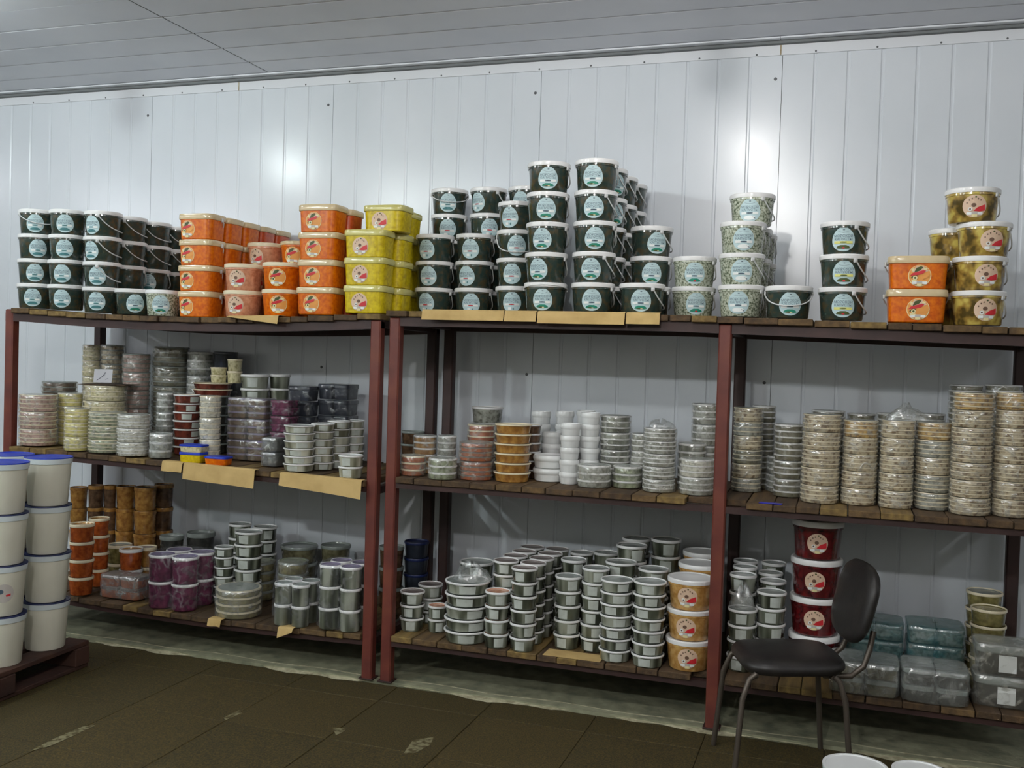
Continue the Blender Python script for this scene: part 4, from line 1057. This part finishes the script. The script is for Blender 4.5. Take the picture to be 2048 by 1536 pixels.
c2 = Vector((b2.x+dv.x*.085, b2.y+dv.y*.085)); 
b1 = atz(-2, 1337, ZP); c1 = Vector((b1.x+dv.x*.085, b1.y+dv.y*.085)); 
if (c1-c2).length < .215: c1 = c2+(c1-c2).normalized()*.215
ex_ = Vector(((c1-c2).y, -(c1-c2).x)).normalized()
if ex_.x > 0: ex_ = -ex_
for nm, c in (('column beside the shelf', c2), ('column in front of first, by pallet edge', c1), ('column behind, away from the shelf', c2+ex_*.215), ('rear column at pallet edge', c1+ex_*.215)):
    for i in range(4):
        bucket((c.x, c.y, ZP+.001+i*.2165), 'white bucket, blue lid, '+nm+tierword(i, 4), GBK, lid='lid_blue' if i == 3 else 'lid_darkblue', sticker=(c is c1 and i == 1))
# pallet
pe = bpy.data.objects.new('wooden_pallet', None); COL.objects.link(pe)
pdir = (c1-c2).normalized(); ang = math.atan2(pdir.y, pdir.x)
pc = c2+pdir*.34+ex_*.35
pe.location = (pc.x, pc.y, 0); pe.rotation_euler = (0, 0, ang); tag(pe, 'dark reddish wooden pallet under the blue-lidded buckets', 'pallet')
for i in range(6): mk('plank', box_mesh((1.0, .115, .022), 'pallet_wood', .003), pe, (0, -.40+.16*i, ZP-.0115))
for i in range(3): mk('stringer', box_mesh((.09, .93, .08), 'pallet_wood', .003), pe, (-.45+.45*i, 0, ZP-.023-.0405))
for i in range(3): mk('bottom_plank', box_mesh((1.0, .11, .019), 'pallet_wood', .003), pe, (0, -.40+.40*i, .0102))
# two white buckets on the floor
for j, (px, py) in enumerate(((1712, 1508), (1842, 1522))):
    p = atz(px, py, .235); d = Vector((p.x-CAM_P.x, p.y-CAM_P.y)).normalized(); r = .103 if j == 0 else .088
    bucket((p.x-d.x*r, p.y-d.y*r, .001), ('larger white lidded bucket on the floor near the chair', 'smaller white lidded bucket on the floor beside the larger one')[j], 'white buckets on the floor', lid='white_plastic', r=r, h=.235)

# ================================================================== chair
def chair():
    e = bpy.data.objects.new('office_chair', None); COL.objects.link(e); tag(e, 'black vinyl chair with thin tube legs in front of the bottom shelf', 'chair')
    fwdv = Vector((-.95, -.31)).normalized(); side = Vector((fwdv.y*-1, fwdv.x))      # side points towards the shelf or away
    if side.y > 0: side = -side
    org = Vector((2.815, -1.035)); e.location = (org.x, org.y, 0)
    def P(f, s, z): v = fwdv*f+side*s; return (v.x, v.y, z)
    e_rot = math.atan2(fwdv.y, fwdv.x)
    # seat cushion: rounded slab, local x = forward
    def cushion(a, b, t, n=5, seg=40, dome=.012):
        V, F = [], []; prof = [(.2, 0), (.93, 0), (1.0, t*.35), (1.0, t*.65), (.95, t*.93), (.75, t+dome*.6), (.35, t+dome), (.02, t+dome)]
        for r, z in prof:
            for k in range(seg):
                x, y = ring_pt(2*math.pi*k/seg, n, a, b); V.append((x*r, y*r, z))
        for i in range(len(prof)-1):
            for k in range(seg):
                p, q = i*seg+k, i*seg+(k+1) % seg; F.append((p, q, q+seg, p+seg))
        F.append(tuple(range(seg-1, -1, -1))); F.append(tuple((len(prof)-1)*seg+k for k in range(seg)))
        me = mesh_from('cushion', V, F, ['vinyl_black']); me.set_sharp_from_angle(angle=.8); return me
    s = mk('seat', cushion(.19, .18, .045, 4), e, P(0, 0, .39)); s.rotation_euler = (0, .03, e_rot)
    bk = mk('backrest', cushion(.148, .18, .036, 3, dome=.008), e, P(-.262, 0, .63))
    # backrest stands up: local z -> forward, leaning back
    lean = .24
    fx = Vector((fwdv.x, fwdv.y, 0)); sx = Vector((side.x, side.y, 0)); upv = Vector((0, 0, 1))
    zc = (fx*math.cos(lean)+upv*math.sin(lean)); xc = (upv*math.cos(lean)-fx*math.sin(lean)); yc = zc.cross(xc)
    M = Matrix((xc, yc, zc)).transposed(); bk.rotation_euler = M.to_euler()
    def tubeobj(nm, pts, r=.0105):
        bm = bmesh.new(); tube_bm(bm, pts, r, 10); return mk(nm, finish(bm, nm, ['chair_tube'], True, .8), e)
    for sd in (-1, 1):
        tubeobj('leg', [P(.15, sd*.15, .389), P(.175, sd*.155, .37), P(.20, sd*.165, .30), P(.225, sd*.18, .001)])
        tubeobj('leg', [P(-.13, sd*.15, .389), P(-.15, sd*.155, .37), P(-.17, sd*.165, .30), P(-.195, sd*.18, .001)])
        tubeobj('back_tube', [P(-.10, sd*.12, .383), P(-.20, sd*.12, .383), P(-.245, sd*.12, .42), P(-.268, sd*.11, .48), P(-.283, sd*.10, .545)])
    tubeobj('cross_bar', [P(.15, -.15, .382), P(.15, .15, .382)]); tubeobj('cross_bar', [P(-.13, -.15, .382), P(-.13, .15, .382)])
chair()

# ================================================================== cardboard, papers and scraps on the shelf edges
def flap(L, R, ytop, ybot, shelf, desc, depth=.10, skew=0, m='card', drop2=None):
    """cardboard lying on the boards with its front edge folded down over them"""
    a = aty(L, ytop, -.832).x; b = aty(R, ytop, -.832).x; zf = SHELF[shelf]
    dl = (ybot-ytop)/pxm((a, -.832, 1.5)); dr = ((drop2 or ybot)-ytop)/pxm((b, -.832, 1.5)) if drop2 else dl
    cx = (a+b)/2; N = 8; V, F = [], []
    for i in range(N+1):
        t = i/N; x = a+(b-a)*t; z = zf(x)+.0062; d = dl+(dr-dl)*t
        wv = .003*math.sin(t*7+a)
        for y, zz in ((-.82+depth, z), (-.824, z), (-.832-wv, z-.005), (-.836-wv, z-d*.5), (-.840-wv*1.6, z-d)): V.append((x-cx, y, zz))
        for y, zz in ((-.82+depth, z-.0018), (-.824, z-.0018), (-.8302-wv, z-.006), (-.8342-wv, z-d*.5), (-.8382-wv*1.6, z-d)): V.append((x-cx, y, zz))
    for i in range(N):
        o, p = i*10, (i+1)*10
        for k in range(4):
            F.append((o+k, o+k+1, p+k+1, p+k)); F.append((o+5+k, p+5+k, p+6+k, o+6+k))
        F.append((o+4, o+9, p+9, p+4)); F.append((o, p, p+5, o+5))
    F.append((0, 5, 6, 1)); F.append((1, 6, 7, 2)); F.append((2, 7, 8, 3)); F.append((3, 8, 9, 4))
    q = N*10; F += [(q+k, q+k+1, q+k+6, q+k+5) for k in range(4)]
    o = mk('cardboard_sheet', mesh_from('cardboard', V, F, [m], smooth=False), None, (cx, 0, 0))
    tag(o, desc, 'cardboard', 'cardboard sheets over shelf edges')
flap(455, 557, 632, 634, 'T1', 'small tan cardboard scrap under the round tubs on top', .05, drop2=650)
flap(845, 1008, 623, 644, 'T2', 'tan cardboard strip under the set-back dark pails', .016)
flap(1010, 1073, 624, 646, 'T2', 'shortest tan cardboard strip under the pail pile', .016)
flap(1076, 1250, 625, 650, 'T2', 'longest tan cardboard strip under the two tallest columns', .016)
flap(1253, 1320, 627, 651, 'T2', 'tan cardboard strip under the single front pail', .016)
flap(324, 365, 926, 946, 'M1', 'short tan cardboard piece below the film bundle', .03)
flap(367, 510, 930, 962, 'M1', 'wide tan cardboard sheet below violet-brown tray packs', .02, drop2=968)
flap(560, 724, 946, 972, 'M1', 'tan printed cardboard sheet beside the rack post', .02, drop2=984)
flap(416, 442, 1238, 1252, 'B1', 'small torn cardboard scrap on the bottom shelf edge', .04)
flap(556, 586, 1256, 1278, 'B1', 'torn hanging cardboard scrap below the grey film block', .04, drop2=1264)
def sheet(L, R, Y0, Y1, shelf, desc, m='card', cat='cardboard', dz=.0015):
    a = aty(L, 900, Y0).x if shelf[0] == 'M' else aty(L, 1310, Y0).x; b = aty(R, 900, Y0).x if shelf[0] == 'M' else aty(R, 1310, Y0).x
    o = mk('cardboard_sheet' if m == 'card' else 'paper_sheet', box_mesh((b-a, Y1-Y0, .0014), m, 0), None, ((a+b)/2, (Y0+Y1)/2, SHELF[shelf]((a+b)/2)+.0008)); tag(o, desc, cat)
sheet(1085, 1200, -.80, -.70, 'B2', 'pale cardboard sheet lying on the bottom boards', 'card')
o = mk('plastic_strip', box_mesh((.09, .035, .003), 'blue_strip', .001), None, (aty(1542, 996, -.78).x, -.783, zM2(0)+.002), -.08); tag(o, 'bright blue plastic strip at the middle shelf edge', 'strip')
# paper note and card on the cream packs
p = aty(172, 752, -.53); o = mk('paper_note', box_mesh((.10, .001, .075), 'paper', 0), None, (p.x, -.40, p.z)); o.rotation_euler = (-.2, 0, .35); tag(o, 'white paper note with handwriting above the cream packs', 'paper')
bm = bmesh.new(); tube_bm(bm, [(-.03, -.002, -.025), (-.01, -.002, -.01), (.005, -.002, .005), (.012, -.002, .02)], .0012, 5); tube_bm(bm, [(.015, -.002, -.02), (.03, -.002, -.015)], .0012, 5)
mk('handwriting', finish(bm, 'writing', ['ink']), o)
